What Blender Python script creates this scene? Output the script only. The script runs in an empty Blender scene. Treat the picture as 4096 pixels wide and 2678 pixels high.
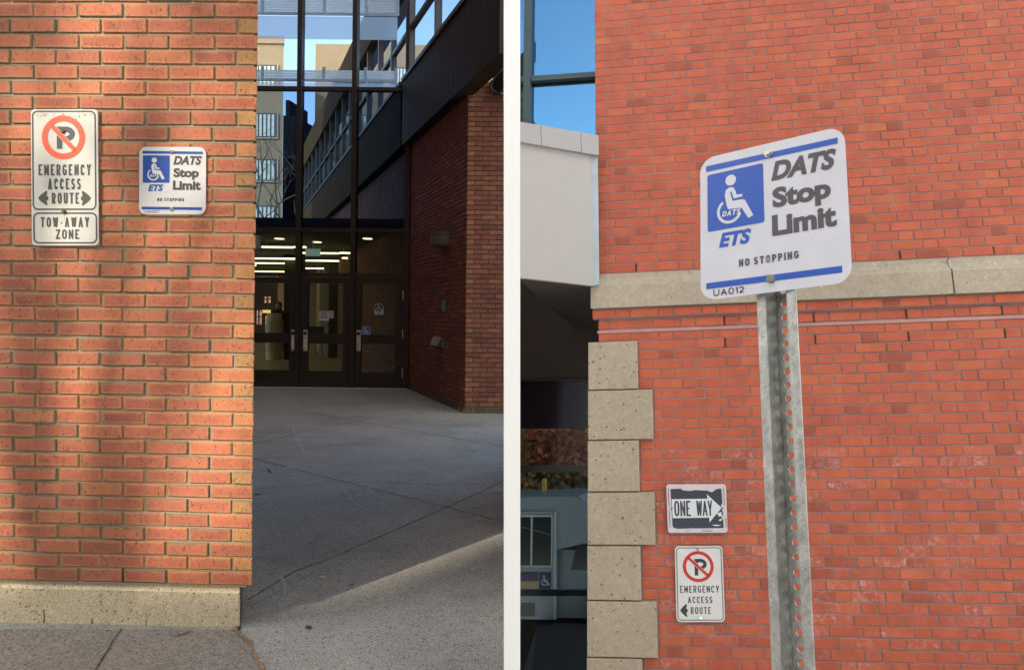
import bpy, bmesh, math, random
from mathutils import Vector, Matrix
R = math.radians
random.seed(7)
SC = bpy.context.scene
COL = SC.collection
# ---------------------------------------------------------------- camera
H = 1.43
F, CX, CY = 2600.0, 2500.0, 1258.0          # focal length and principal point in photo pixels (4096 wide)
RHO = 0.0105
CAM = Vector((0, 0, H))
CR = Vector((math.cos(RHO), 0, math.sin(RHO))); CU = Vector((-math.sin(RHO), 0, math.cos(RHO))); CF = Vector((0, 1, 0))
cd = bpy.data.cameras.new('camera'); cam = bpy.data.objects.new('camera', cd); COL.objects.link(cam)
cd.sensor_width = 36; cd.lens = F/4096*36; cd.shift_x = (2048-CX)/4096; cd.shift_y = (CY-1339)/4096
cd.clip_start = 0.05; cd.clip_end = 2000
m = Matrix.Identity(4)
for i, v in enumerate((CR, CU, -CF)):
    for j in range(3): m[j][i] = v[j]
m.translation = CAM; cam.matrix_world = m
SC.camera = cam
# ---------------------------------------------------------------- world, sun, exposure
SUN_EL, SUN_AZ = R(32), math.atan2(.55, .83)    # light travels towards +x +y
SUN_DIR = Vector((math.sin(SUN_AZ)*math.cos(SUN_EL), math.cos(SUN_AZ)*math.cos(SUN_EL), -math.sin(SUN_EL)))
W = bpy.data.worlds.new('World'); SC.world = W; W.use_nodes = True
nt = W.node_tree; bg = nt.nodes['Background']
sky = nt.nodes.new('ShaderNodeTexSky'); sky.sky_type = 'NISHITA'; sky.sun_disc = False
sky.sun_elevation = SUN_EL; sky.sun_rotation = math.atan2(-SUN_DIR.x, -SUN_DIR.y)
sky.air_density = 1.15; sky.dust_density = .6; sky.ozone_density = 1.0
bg.inputs[1].default_value = 0.15
tcw = nt.nodes.new('ShaderNodeTexCoord'); mpw = nt.nodes.new('ShaderNodeMapping'); mpw.inputs['Scale'].default_value = (1, 1, 2.6)
nzw = nt.nodes.new('ShaderNodeTexNoise'); nzw.inputs['Scale'].default_value = 2.6; nzw.inputs['Detail'].default_value = 7; nzw.inputs['Roughness'].default_value = .55
rpw = nt.nodes.new('ShaderNodeValToRGB'); rpw.color_ramp.elements[0].position = .50; rpw.color_ramp.elements[1].position = .78
rpw.color_ramp.elements[1].color = (.85, .85, .85, 1)
mxw = nt.nodes.new('ShaderNodeMix'); mxw.data_type = 'RGBA'; mxw.inputs[7].default_value = (9.5, 9.0, 8.3, 1)
nt.links.new(tcw.outputs['Generated'], mpw.inputs[0]); nt.links.new(mpw.outputs[0], nzw.inputs['Vector'])
sxw = nt.nodes.new('ShaderNodeSeparateXYZ'); nt.links.new(tcw.outputs['Generated'], sxw.inputs[0])
bnk = nt.nodes.new('ShaderNodeMapRange'); bnk.inputs[1].default_value = .35; bnk.inputs[2].default_value = -.45; bnk.inputs[3].default_value = -.15; bnk.inputs[4].default_value = .42
nt.links.new(sxw.outputs[1], bnk.inputs[0])          # bright cloud bank added behind the viewer to whiten and lift the light
adw = nt.nodes.new('ShaderNodeMath'); adw.operation = 'ADD'; nt.links.new(nzw.outputs[0], adw.inputs[0]); nt.links.new(bnk.outputs[0], adw.inputs[1])
nt.links.new(adw.outputs[0], rpw.inputs[0]); nt.links.new(rpw.outputs[0], mxw.inputs[0])
nt.links.new(sky.outputs[0], mxw.inputs[6]); nt.links.new(mxw.outputs[2], bg.inputs[0])
sl = bpy.data.lights.new('sun', 'SUN'); sl.energy = 2.5; sl.angle = R(1.0); sl.color = (1, .86, .66)
so = bpy.data.objects.new('sun', sl); COL.objects.link(so); so.location = (-20, -30, 30)
so.rotation_euler = SUN_DIR.to_track_quat('-Z', 'Y').to_euler()
SC.view_settings.view_transform = 'Standard'; SC.view_settings.look = 'None'
SC.view_settings.exposure = 1.52; SC.view_settings.gamma = 1
SC.cycles.max_bounces = 10; SC.cycles.transparent_max_bounces = 16; SC.cycles.diffuse_bounces = 5
SC.cycles.use_denoising = True

# ---------------------------------------------------------------- geometry of the view
def ray(x, y): return CR*((x-CX)/F) + CF + CU*((CY-y)/F)
def on_plane(x, y, P, n):
    d = ray(x, y); return CAM + d*((P-CAM).dot(n)/d.dot(n))
def ground(x, y, z=0.): return on_plane(x, y, Vector((0, 0, z)), Vector((0, 0, 1)))
def at_y(x, y, Y): d = ray(x, y); return CAM + d*Y
def rot(a, b, c):
    a, b, c = R(a), R(b), R(c)
    return Matrix.Rotation(c, 3, 'Z') @ Matrix.Rotation(b, 3, 'Y') @ Matrix.Rotation(a, 3, 'X')
def cam2w(v): return CR*v[0] - CU*v[1] + CF*v[2]
class Frame:
    """u to the right, v down, o out of the surface towards the street"""
    def __init__(s, O, U, V):
        s.O, s.U, s.V = Vector(O), Vector(U).normalized(), Vector(V).normalized()
        s.N = s.V.cross(s.U).normalized()
        if s.N.dot(s.O-CAM) > 0: s.N = -s.N
    def p(s, u, v, o=0.): return s.O + s.U*u + s.V*v + s.N*o
    def uv(s, x, y, o=0.):
        q = on_plane(x, y, s.O+s.N*o, s.N) - s.O
        return q.dot(s.U), q.dot(s.V)
def pose(a, b, c, t):
    M = rot(a, b, c)
    return Frame(CAM + cam2w(t), cam2w(M.col[0]), cam2w(M.col[1]))

# ---------------------------------------------------------------- mesh helpers
class MB:
    def __init__(s): s.v, s.f, s.uv, s.r = [], [], [], []
    def face(s, pts, uv=None, rnd=0.5):
        i = len(s.v); s.v += [Vector(p) for p in pts]; s.f.append(list(range(i, i+len(pts))))
        s.uv.append(uv or [(0.5, 0.5)]*len(pts)); s.r.append(rnd)
    def hexa(s, P, rnd=.5):   # P: 8 points, bottom ring 0-3, top ring 4-7
        i = len(s.v); s.v += [Vector(p) for p in P]
        for q in ((3,2,1,0),(4,5,6,7),(0,1,5,4),(1,2,6,5),(2,3,7,6),(3,0,4,7)):
            s.f.append([i+k for k in q]); s.uv.append([(.5,.5)]*4); s.r.append(rnd)
    def box(s, a, b, rnd=.5):
        x0,y0,z0 = a; x1,y1,z1 = b
        s.hexa([(x0,y0,z0),(x1,y0,z0),(x1,y1,z0),(x0,y1,z0),(x0,y0,z1),(x1,y0,z1),(x1,y1,z1),(x0,y1,z1)], rnd)
    def fbox(s, fr, u0, u1, v0, v1, o0, o1, rnd=.5):
        g = fr.p
        s.hexa([g(u0,v1,o0),g(u1,v1,o0),g(u1,v1,o1),g(u0,v1,o1),g(u0,v0,o0),g(u1,v0,o0),g(u1,v0,o1),g(u0,v0,o1)], rnd)
    def prism(s, pts, d):     # polygon pts extruded by vector d
        n = len(pts); i = len(s.v); s.v += [Vector(p) for p in pts] + [Vector(p)+d for p in pts]
        fs = [list(range(i, i+n)), list(range(i+2*n-1, i+n-1, -1))] + [[i+k, i+(k+1) % n, i+n+(k+1) % n, i+n+k] for k in range(n)]
        for q in fs: s.f.append(q); s.uv.append([(.5,.5)]*len(q)); s.r.append(.5)
    def tube(s, pts, r, n=10, caps=True):
        pts = [Vector(p) for p in pts]; rs = r if isinstance(r, (list, tuple)) else [r]*len(pts)
        i0 = len(s.v); T = None
        for k, p in enumerate(pts):
            t = (pts[min(k+1, len(pts)-1)] - pts[max(k-1, 0)]).normalized()
            if T is None:
                a = Vector((0,0,1)) if abs(t.z) < .9 else Vector((1,0,0)); A = t.cross(a).normalized()
            else: A = (A - t*A.dot(t)).normalized()
            T = t; B = t.cross(A)
            for j in range(n):
                w = 2*math.pi*j/n; s.v.append(p + A*math.cos(w)*rs[k] + B*math.sin(w)*rs[k])
        for k in range(len(pts)-1):
            for j in range(n):
                a = i0+k*n+j; b = i0+k*n+(j+1) % n
                s.f.append([a, b, b+n, a+n]); s.uv.append([(.5,.5)]*4); s.r.append(.5)
        if caps:
            for q in (list(range(i0+n-1, i0-1, -1)), list(range(i0+(len(pts)-1)*n, i0+len(pts)*n))):
                s.f.append(q); s.uv.append([(.5,.5)]*n); s.r.append(.5)
    def brick(s, fr, u0, u1, v0, v1, o, back, rnd, ch=.003, jit=.0, shear=0.):
        j = lambda: random.uniform(-jit, jit)
        g = fr.p; c = [(u0+j(), v0+j()), (u1+j(), v0+j()), (u1+j(), v1+j()), (u0+j(), v1+j())]
        oo = o + j()
        uvs = [(0,1), (1,1), (1,0), (0,0)]
        cu, cv = sum(p[0] for p in c)/4, sum(p[1] for p in c)/4
        inn = [(p[0]+math.copysign(ch, cu-p[0]), p[1]+math.copysign(ch, cv-p[1])) for p in c]
        ex, ey = ch/max(u1-u0, .01), ch/max(v1-v0, .01)
        iu = [(ex,1-ey), (1-ex,1-ey), (1-ex,ey), (ex,ey)]
        A = [g(p[0], p[1], oo) for p in inn]; B = [g(p[0], p[1], oo-ch) for p in c]; D = [g(p[0]-(shear*(oo-back) if k in (1, 2) else 0), p[1], back) for k, p in enumerate(c)]
        s.face(A[::-1], iu[::-1], rnd)
        for k in range(4):
            l = (k+1) % 4
            s.face([A[k], A[l], B[l], B[k]][::-1], [iu[k], iu[l], uvs[l], uvs[k]][::-1], rnd)
            s.face([B[k], B[l], D[l], D[k]][::-1], [uvs[k], uvs[l], uvs[l], uvs[k]][::-1], rnd)
    def build(s, name, mat, parent=None, smooth=False, props=None, weld=False):
        off = parent.matrix_world.translation if parent else None
        if parent is None:
            lo = Vector((min(v[i] for v in s.v) for i in range(3))); hi = Vector((max(v[i] for v in s.v) for i in range(3)))
            off = Vector(((lo.x+hi.x)/2, (lo.y+hi.y)/2, lo.z))
        else: off = ORG[parent.name]
        me = bpy.data.meshes.new(name)
        me.from_pydata([v-off for v in s.v], [], s.f)
        ul = me.uv_layers.new(name='UVMap'); k = 0
        for fu in s.uv:
            for t in fu: ul.data[k].uv = t; k += 1
        at = me.attributes.new('rnd', 'FLOAT', 'FACE')
        for k, r in enumerate(s.r): at.data[k].value = r
        bm = bmesh.new(); bm.from_mesh(me)
        if weld: bmesh.ops.remove_doubles(bm, verts=bm.verts, dist=1e-5)
        bmesh.ops.recalc_face_normals(bm, faces=bm.faces) if weld else None
        bm.to_mesh(me); bm.free()
        if smooth:
            for p in me.polygons: p.use_smooth = True
        me.materials.append(mat)
        o = bpy.data.objects.new(name, me); COL.objects.link(o)
        if parent is None: o.location = off
        else: o.parent = parent
        ORG[o.name] = off
        if props:
            for a, b in props.items(): o[a] = b
        return o
ORG = {}
def thing(name, label, cat, loc, group=None):
    o = bpy.data.objects.new(name, None); COL.objects.link(o); o.location = loc; o.empty_display_size = .1
    o['label'] = label; o['category'] = cat
    if group: o['group'] = group
    ORG[o.name] = Vector(loc); return o
def tag(o, label, cat, group=None):
    o['label'] = label; o['category'] = cat
    if group: o['group'] = group
    return o

# ---------------------------------------------------------------- materials
def nodes(name):
    m = bpy.data.materials.new(name); m.use_nodes = True; t = m.node_tree
    return m, t, t.nodes['Principled BSDF']
class G:
    def __init__(s, t): s.t = t
    def n(s, ty, **k):
        x = s.t.nodes.new('ShaderNode'+ty)
        for a, b in k.items(): setattr(x, a, b)
        return x
    def l(s, a, b): s.t.links.new(a, b)
    def coord(s, sc=(1,1,1), kind='Object'):
        tc = s.n('TexCoord'); mp = s.n('Mapping'); mp.inputs['Scale'].default_value = sc; s.l(tc.outputs[kind], mp.inputs[0]); return mp.outputs[0]
    def noise(s, vec, sc, det=4, ro=.6):
        x = s.n('TexNoise'); x.inputs['Scale'].default_value = sc; x.inputs['Detail'].default_value = det; x.inputs['Roughness'].default_value = ro
        s.l(vec, x.inputs['Vector']); return x.outputs[0]
    def vor(s, vec, sc, feat='F1', out='Distance', rnd=1):
        x = s.n('TexVoronoi'); x.feature = feat; x.inputs['Scale'].default_value = sc; x.inputs['Randomness'].default_value = rnd
        s.l(vec, x.inputs['Vector']); return x.outputs[out]
    def ramp(s, fac, stops):
        x = s.n('ValToRGB'); e = x.color_ramp.elements
        while len(e) < len(stops): e.new(.5)
        for k, (p, c) in enumerate(stops):
            e[k].position = p; e[k].color = (c, c, c, 1) if isinstance(c, (int, float)) else (*c, 1)
        s.l(fac, x.inputs[0]); return x.outputs[0]
    def mix(s, fac, a, b, mode='MIX'):
        x = s.n('Mix'); x.data_type = 'RGBA'; x.blend_type = mode
        for sock, v in ((x.inputs[0], fac), (x.inputs[6], a), (x.inputs[7], b)):
            if isinstance(v, (int, float)): sock.default_value = v if sock.type == 'VALUE' else (v, v, v, 1)
            elif isinstance(v, tuple): sock.default_value = (*v, 1)
            else: s.l(v, sock)
        return x.outputs[2]
    def math(s, op, a, b=0.):
        x = s.n('Math', operation=op)
        for sock, v in ((x.inputs[0], a), (x.inputs[1], b)):
            if isinstance(v, (int, float)): sock.default_value = v
            else: s.l(v, sock)
        return x.outputs[0]
    def bump(s, h, st, dist, bs):
        x = s.n('Bump'); x.inputs['Strength'].default_value = st; x.inputs['Distance'].default_value = dist
        s.l(h, x.inputs['Height']); s.l(x.outputs[0], bs.inputs['Normal'])
def simple(name, col, rough=.6, metal=0., nz=(8, .12), spec=.5, bump=None, stretch=(1,1,1)):
    m, t, b = nodes(name); g = G(t)
    b.inputs['Roughness'].default_value = rough; b.inputs['Metallic'].default_value = metal; b.inputs['Specular IOR Level'].default_value = spec
    n = g.noise(g.coord(stretch), nz[0], 5)
    f = g.ramp(n, [(.3, 1-nz[1]), (.7, 1+nz[1])])
    g.l(g.mix(1, col, f, 'MULTIPLY'), b.inputs['Base Color'])
    if bump: g.bump(g.noise(g.coord(stretch), bump[0], 4), bump[1], bump[2], b)
    return m
def emit(name, col, st):
    m, t, b = nodes(name)
    b.inputs['Base Color'].default_value = (*col, 1); b.inputs['Emission Color'].default_value = (*col, 1); b.inputs['Emission Strength'].default_value = st
    return m
def glass(name, tint, refl=.08, rough=.0, wob=0., fk=.9):
    m = bpy.data.materials.new(name); m.use_nodes = True; t = m.node_tree; g = G(t)
    t.nodes.remove(t.nodes['Principled BSDF'])
    tr = g.n('BsdfTransparent'); tr.inputs[0].default_value = (*tint, 1)
    gl = g.n('BsdfGlossy'); gl.inputs['Roughness'].default_value = rough; gl.inputs['Color'].default_value = (.9, .95, 1, 1)
    fr = g.n('Fresnel'); fr.inputs[0].default_value = 1.45
    f = g.math('ADD', g.math('MULTIPLY', fr.outputs[0], fk), refl)
    mx = g.n('MixShader'); g.l(f, mx.inputs[0]); g.l(tr.outputs[0], mx.inputs[1]); g.l(gl.outputs[0], mx.inputs[2])
    if wob:
        bp = g.n('Bump'); bp.inputs['Strength'].default_value = wob; bp.inputs['Distance'].default_value = .02
        g.l(g.noise(g.coord((1,1,.5)), 1.5, 1), bp.inputs['Height']); g.l(bp.outputs[0], gl.inputs['Normal'])
    g.l(mx.outputs[0], t.nodes['Material Output'].inputs[0]); return m
def brick_mat(name, ramp_, edge, pits, eff=0., rough=.85, edge_amt=.8, pit_scale=(1,1,.45), halo=None, pf=210):
    m, t, b = nodes(name); g = G(t); b.inputs['Roughness'].default_value = rough; b.inputs['Specular IOR Level'].default_value = .25
    at = g.n('Attribute', attribute_name='rnd'); co = g.coord()
    base = g.ramp(at.outputs['Fac'], ramp_)
    big = g.ramp(g.noise(co, 9, 4), [(.25, .80), (.75, 1.18)]); base = g.mix(1, base, big, 'MULTIPLY')
    fine = g.ramp(g.noise(co, 240, 3), [(.3, .86), (.7, 1.12)]); base = g.mix(1, base, fine, 'MULTIPLY')
    uvm = g.n('UVMap'); sep = g.n('SeparateXYZ'); g.l(uvm.outputs[0], sep.inputs[0])
    def border(ax, w):
        d = g.math('MINIMUM', sep.outputs[ax], g.math('SUBTRACT', 1, sep.outputs[ax])); return g.math('DIVIDE', d, w)
    d = g.math('MINIMUM', border(0, .075), border(1, .22))
    d = g.math('ADD', d, g.math('MULTIPLY', g.math('SUBTRACT', g.noise(co, 26, 4), .5), 1.5))
    rim = g.ramp(g.math('DIVIDE', d, 1.0), [(.10, 1), (.75, 0)])
    # only some bricks are burnt at the rim
    who = g.ramp(g.math('FRACT', g.math('MULTIPLY', at.outputs['Fac'], 37.)), [(.45, .12), (.7, 1)])
    ef = g.math('MULTIPLY', g.math('MULTIPLY', rim, who), edge_amt)
    if halo: base = g.mix(g.math('MULTIPLY', g.ramp(d, [(.4, .75), (2.4, 0)]), .75), base, halo)
    base = g.mix(ef, base, edge)
    pv = g.coord(pit_scale)
    pn = g.noise(pv, pf, 3, .6)
    pit = g.ramp(pn, [(.58, 0), (.66, 1)])
    base = g.mix(g.math('MULTIPLY', pit, pits), base, (.12,.055,.03))
    if eff:
        zz = g.noise(co, 34, 4, .7); fl = g.ramp(zz, [(.47, 0), (.64, 1)])
        zb2 = g.ramp(g.noise(co, 3.5, 3), [(.42, .15), (.62, 1)]); fl = g.math('MULTIPLY', fl, zb2)
        sg = g.n('Attribute', attribute_name='rnd')
        who2 = g.ramp(g.math('FRACT', g.math('MULTIPLY', sg.outputs['Fac'], 91.)), [(.35, 0), (1., .9)])
        base = g.mix(g.math('MULTIPLY', g.math('MULTIPLY', fl, who2), eff), base, (.60,.44,.43))
    g.l(base, b.inputs['Base Color'])
    h = g.mix(.5, g.noise(co, 320, 3), g.math('SUBTRACT', 1, pit))
    g.bump(h, .55, .0025, b)
    return m
def mortar_mat(name, col, rough=.95, d=.15):
    m, t, b = nodes(name); g = G(t); b.inputs['Roughness'].default_value = rough; b.inputs['Specular IOR Level'].default_value = .2
    co = g.coord(); c = g.mix(1, col, g.ramp(g.noise(co, 5, 5), [(.25, 1-d), (.75, 1+d)]), 'MULTIPLY')
    c = g.mix(1, c, g.ramp(g.noise(co, 400, 2), [(.3, .8), (.7, 1.15)]), 'MULTIPLY'); g.l(c, b.inputs['Base Color'])
    g.bump(g.noise(co, 350, 3), .6, .003, b); return m
def concrete_mat(name, col, agg=0., stain=.2, sc=1., aggcol=(.18,.13,.08), agg_scale=55, rough=.9, speck=.35, gum=False):
    m, t, b = nodes(name); g = G(t); b.inputs['Roughness'].default_value = rough; b.inputs['Specular IOR Level'].default_value = .25
    co = g.coord(); c = g.mix(1, col, g.ramp(g.noise(co, 1.3*sc, 6, .62), [(.25, 1-stain), (.75, 1+stain)]), 'MULTIPLY')
    c = g.mix(1, c, g.ramp(g.noise(co, 28*sc, 5, .7), [(.3, .86), (.7, 1.12)]), 'MULTIPLY')
    c = g.mix(1, c, g.ramp(g.noise(co, 130, 3, .7), [(.36, 1-speck), (.60, 1+speck*.5)]), 'MULTIPLY')
    h = g.noise(co, 260, 3)
    if agg:
        w = g.n('TexVoronoi'); w.inputs['Scale'].default_value = agg_scale; g.l(co, w.inputs['Vector'])
        sep = g.n('SeparateColor'); g.l(w.outputs['Color'], sep.inputs[0])
        thr = g.math('LESS_THAN', w.outputs['Distance'], g.math('MULTIPLY', g.math('GREATER_THAN', sep.outputs[0], 1-agg), g.math('MULTIPLY', sep.outputs[1], .5)))
        tone = g.ramp(sep.outputs[2], [(0, tuple(k*.45 for k in aggcol)), (.5, aggcol), (1, tuple(min(1, k*2.6) for k in aggcol))])
        c = g.mix(g.math('MULTIPLY', thr, .8), c, tone)
    if gum:
        vg = g.n('TexVoronoi'); vg.inputs['Scale'].default_value = 2.6; g.l(co, vg.inputs['Vector'])
        c = g.mix(g.math('MULTIPLY', g.ramp(g.math('ADD', vg.outputs['Distance'], g.math('MULTIPLY', g.noise(co, 30, 2), .06)), [(.060, 1), (.085, 0)]), .45), c, (.06,.058,.055))
        c = g.mix(g.math('MULTIPLY', g.ramp(g.noise(g.coord((1,1.6,1)), .9, 6, .7), [(.50, 0), (.66, 1)]), .38), c, (.10,.095,.085))
    g.l(c, b.inputs['Base Color']); g.bump(h, .5, .003, b); return m
def paint(name, col, wear=0., wearcol=(.45,.42,.38), rough=.35, coat=0.):
    m, t, b = nodes(name); g = G(t); b.inputs['Roughness'].default_value = rough
    co = g.coord(); c = g.mix(1, col, g.ramp(g.noise(co, 14, 5), [(.25, .94), (.75, 1.05)]), 'MULTIPLY')
    if wear:
        c = g.mix(g.ramp(g.noise(g.coord((1,1,.35)), 60, 6, .75), [(.66-.12*wear, 0), (.72-.12*wear, .8)]), c, wearcol)
    g.l(c, b.inputs['Base Color'])
    g.bump(g.noise(co, 30, 2), .06, .002, b); return m

M = {}
LR = [(0, (.27,.092,.062)), (.3, (.36,.120,.075)), (.55, (.40,.135,.080)), (.8, (.42,.160,.082)), (.9, (.42,.20,.085)), (.97, (.36,.20,.085))]
M['brickL'] = brick_mat('pitted orange brick', LR, (.16,.125,.085), .85, edge_amt=.9, halo=(.47,.22,.10), pf=125)
M['mortarL'] = mortar_mat('sandy mortar', (.33,.265,.185))
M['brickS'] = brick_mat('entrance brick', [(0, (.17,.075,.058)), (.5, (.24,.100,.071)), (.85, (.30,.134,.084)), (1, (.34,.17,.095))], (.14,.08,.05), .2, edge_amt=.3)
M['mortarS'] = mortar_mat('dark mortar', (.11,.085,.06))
RR = [(0, (.30,.080,.048)), (.06, (.34,.083,.050)), (.12, (.39,.094,.056)), (.5, (.425,.103,.058)), (.8, (.45,.110,.058)), (1, (.465,.125,.062))]
M['brickR'] = brick_mat('smooth red brick', RR, (.42,.10,.06), .10, edge_amt=.25, rough=.7)
M['brickR2'] = brick_mat('smooth red brick with salt bloom', RR, (.42,.10,.06), .10, eff=.75, edge_amt=.25, rough=.7)
M['mortarR'] = mortar_mat('pinkish mortar', (.29,.20,.19), d=.25)
M['stone'] = concrete_mat('cast stone', (.375,.325,.245), .15, .12, aggcol=(.10,.07,.045), agg_scale=60, speck=.12)
M['band'] = concrete_mat('weathered cast stone', (.36,.32,.25), .14, .18, aggcol=(.30,.22,.13), agg_scale=75, speck=.15)
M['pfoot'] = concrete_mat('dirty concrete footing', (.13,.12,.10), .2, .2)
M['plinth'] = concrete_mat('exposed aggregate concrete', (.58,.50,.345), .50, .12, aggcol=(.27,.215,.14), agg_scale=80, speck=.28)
M['walk'] = concrete_mat('worn pavement concrete', (.265,.26,.24), .40, .18, aggcol=(.07,.065,.058), agg_scale=85, speck=.5, gum=True)
M['walk2'] = concrete_mat('brushed pavement concrete', (.19,.175,.157), .25, .18, aggcol=(.09,.075,.06), agg_scale=70, speck=.5, gum=True)
M['groove'] = mortar_mat('dirt in the joint', (.065,.055,.042), d=.4)
M['litter'] = concrete_mat('leaf crumbs', (.17,.12,.08), .8, .4, aggcol=(.26,.18,.10), agg_scale=130, speck=.5)
M['scratch'] = simple('chalky scrape', (.30,.30,.30), .9, nz=(60,.3))
M['bronze'] = simple('dark bronze aluminium', (.036,.029,.025), .45, .1, (6,.15), bump=(90,.08,.002))
M['fascia'] = simple('dark ribbed metal cladding', (.034,.025,.017), .6, .0, (3,.4), spec=.12, stretch=(3,3,.25))
M['brownclad'] = simple('brown reflected cladding', (.060,.038,.018), .7, .0, (3,.45), stretch=(4,4,.25), spec=.03)
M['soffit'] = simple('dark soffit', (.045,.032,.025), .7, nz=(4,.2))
M['black'] = simple('black rubber', (.012,.012,.013), .5)
M['steel'] = simple('brushed steel', (.66,.61,.52), .4, .25, (30,.15), stretch=(1,1,8))
M['galv'] = None
M['white'] = simple('white paint', (.93,.93,.93), .85, nz=(.6,.006), spec=.1)
M['glassL'] = glass('clear storefront glass', (.72,.76,.74), .0, wob=.03, fk=.35)
M['glassU'] = glass('blue tinted glass', (.52,.62,.74), .0, wob=.05, fk=.08)
M['glassT'] = glass('pale tinted glass', (.93,.96,1.0), .0, wob=.05, fk=.08)
M['glassR'] = glass('grey blue window glass', (.36,.53,.62), .01, fk=.5)
M['glassD'] = glass('deep teal glass', (.41,.44,.45), .0, wob=.1, fk=.05)
M['glassD2'] = glass('smoked glass', (.50,.46,.42), .01, wob=.1, fk=.3)
M['tan'] = simple('tan stucco', (.165,.125,.075), .9, nz=(2,.08), bump=(40,.3,.01))
M['curtain'] = simple('pale curtain', (.34,.37,.33), .8, nz=(3,.15))
M['darkglass'] = simple('dark window', (.02,.03,.035), .1)
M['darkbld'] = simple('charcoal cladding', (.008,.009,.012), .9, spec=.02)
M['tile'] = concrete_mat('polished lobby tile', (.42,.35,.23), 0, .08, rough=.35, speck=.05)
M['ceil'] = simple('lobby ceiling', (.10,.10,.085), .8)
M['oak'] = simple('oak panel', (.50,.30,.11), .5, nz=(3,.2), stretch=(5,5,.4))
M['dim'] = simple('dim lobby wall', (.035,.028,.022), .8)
M['strip'] = emit('warm light strip', (1, .82, .38), 2.6)
M['tube'] = emit('far warm light', (1, .86, .55), .8)
M['exit'] = emit('glowing pale green panel', (.40, .60, .54), .16)
M['shade'] = glass('sheer pale roller shade', (.62,.70,.82), .0)
def cloth(name, col, tl, alpha=1.):
    m = bpy.data.materials.new(name); m.use_nodes = True; t = m.node_tree; g = G(t); t.nodes.remove(t.nodes['Principled BSDF'])
    a = g.n('BsdfDiffuse'); a.inputs[0].default_value = (*col, 1); b = g.n('BsdfTranslucent'); b.inputs[0].default_value = (*col, 1)
    x = g.n('MixShader'); x.inputs[0].default_value = tl; g.l(a.outputs[0], x.inputs[1]); g.l(b.outputs[0], x.inputs[2]); out = x
    if alpha < 1:
        tr = g.n('BsdfTransparent'); out = g.n('MixShader'); out.inputs[0].default_value = alpha; g.l(tr.outputs[0], out.inputs[1]); g.l(x.outputs[0], out.inputs[2])
    g.l(out.outputs[0], t.nodes['Material Output'].inputs[0]); return m
M['slat'] = cloth('translucent white louvre', (.92,.94,.92), .75, .8)

# ================================================================= LEFT PLACE
# street wall of the brick building, photographed square on
LW = pose(1.0, math.degrees(.0235), .8, (-2.6517, -1.3210, 2.9142))
s_ = 2.1636
DL = Vector((-.595, 1, 0)).normalized()
joints = [-52, 10, 71.6,135.4,196.9,258.8,320.3,381.3,440.5,502.4,564.8,625.5,686.3,747,808,869,930,991,1051.8,1112.3,1172.4,1231,1290.3,1349.9,1408.1,1465.9,1525.5,1583.3,1642.4,1700,1757.9,1816.6,1874.4,1930.8,1988.1,2046.5,2104,2161,2219,2275,2333]
def xk(k, y):    # perpend positions of a full row
    pts = [(42, 130.8, 181.8), (1613, 137.7, 175.9), (2197, 142.5, 173.8)]
    for a, b in zip(pts, pts[1:]):
        if y <= b[0] or b is pts[-1]:
            t = (y-a[0])/(b[0]-a[0]); return a[1]+(b[1]-a[1])*t + k*(a[2]+(b[2]-a[2])*t)
def xr(y): return 1030 - 17*(y/1600) if y < 1600 else 1013-8*(y-1600)/700
TOPV = LW.uv(500, -700)[1]
bldL = thing('brick_building', 'orange brick street wall with raked joints on a speckled concrete footing', 'building', tuple(LW.p(*LW.uv(950, 2519))))
mb = MB(); JH = .0108
ext = [LW.uv(578, y)[1] for y in joints]
while ext[0] > TOPV-2.5: ext.insert(0, ext[0]-.0712)
ribs = []
for k in range(len(ext)-1):
    v0, v1 = ext[k], ext[k+1]
    yy = joints[k-(len(ext)-len(joints))] + 29 if k >= len(ext)-len(joints) else 20
    row = k-(len(ext)-len(joints))     # 0 = first measured
    full = (row % 2 == 1)              # rows whose last brick is a whole one
    ue = LW.uv(xr(yy), yy)[0]
    base = 0 if full else -.5
    # ends of bricks
    us = [LW.uv(xk(i+base, yy), yy)[0] + random.uniform(-.0035,.0035) for i in range(-14, 6 if not full else 5)] + [ue]
    for a, b in zip(us, us[1:]):
        last = b is us[-1]
        if last and not full: rnd = random.choice([.97, .93, .85, 1.0, .9])
        else:
            rnd = min(.80, max(0, random.gauss(.42, .19)))
        hu = 0 if last else JH/2
        vj = random.uniform(-.0012, .0012)
        mb.brick(LW, a+JH/2+random.uniform(-.001,.001), b-hu, v0+JH*.5+vj, v1-JH*.45+vj, random.uniform(-.0018,.0018), -.055, rnd, .0026, .0014, .60 if last else 0.)
mb.build('brickwork', M['brickL'], bldL)
mb = MB(); vb = ext[-1]; ue = LW.uv(1016, 1200)[0]
g = LW.p; ul0 = LW.uv(-2600, 1200)[0]; o0, o1 = -.058, -.0078; ue1, ue0 = ue-.009, ue-.009-.6*.052
mb.hexa([g(ul0,vb,o0),g(ue0,vb,o0),g(ue1,vb,o1),g(ul0,vb,o1),g(ul0,ext[0],o0),g(ue0,ext[0],o0),g(ue1,ext[0],o1),g(ul0,ext[0],o1)])
mb.build('mortar', M['mortarL'], bldL)
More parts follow.
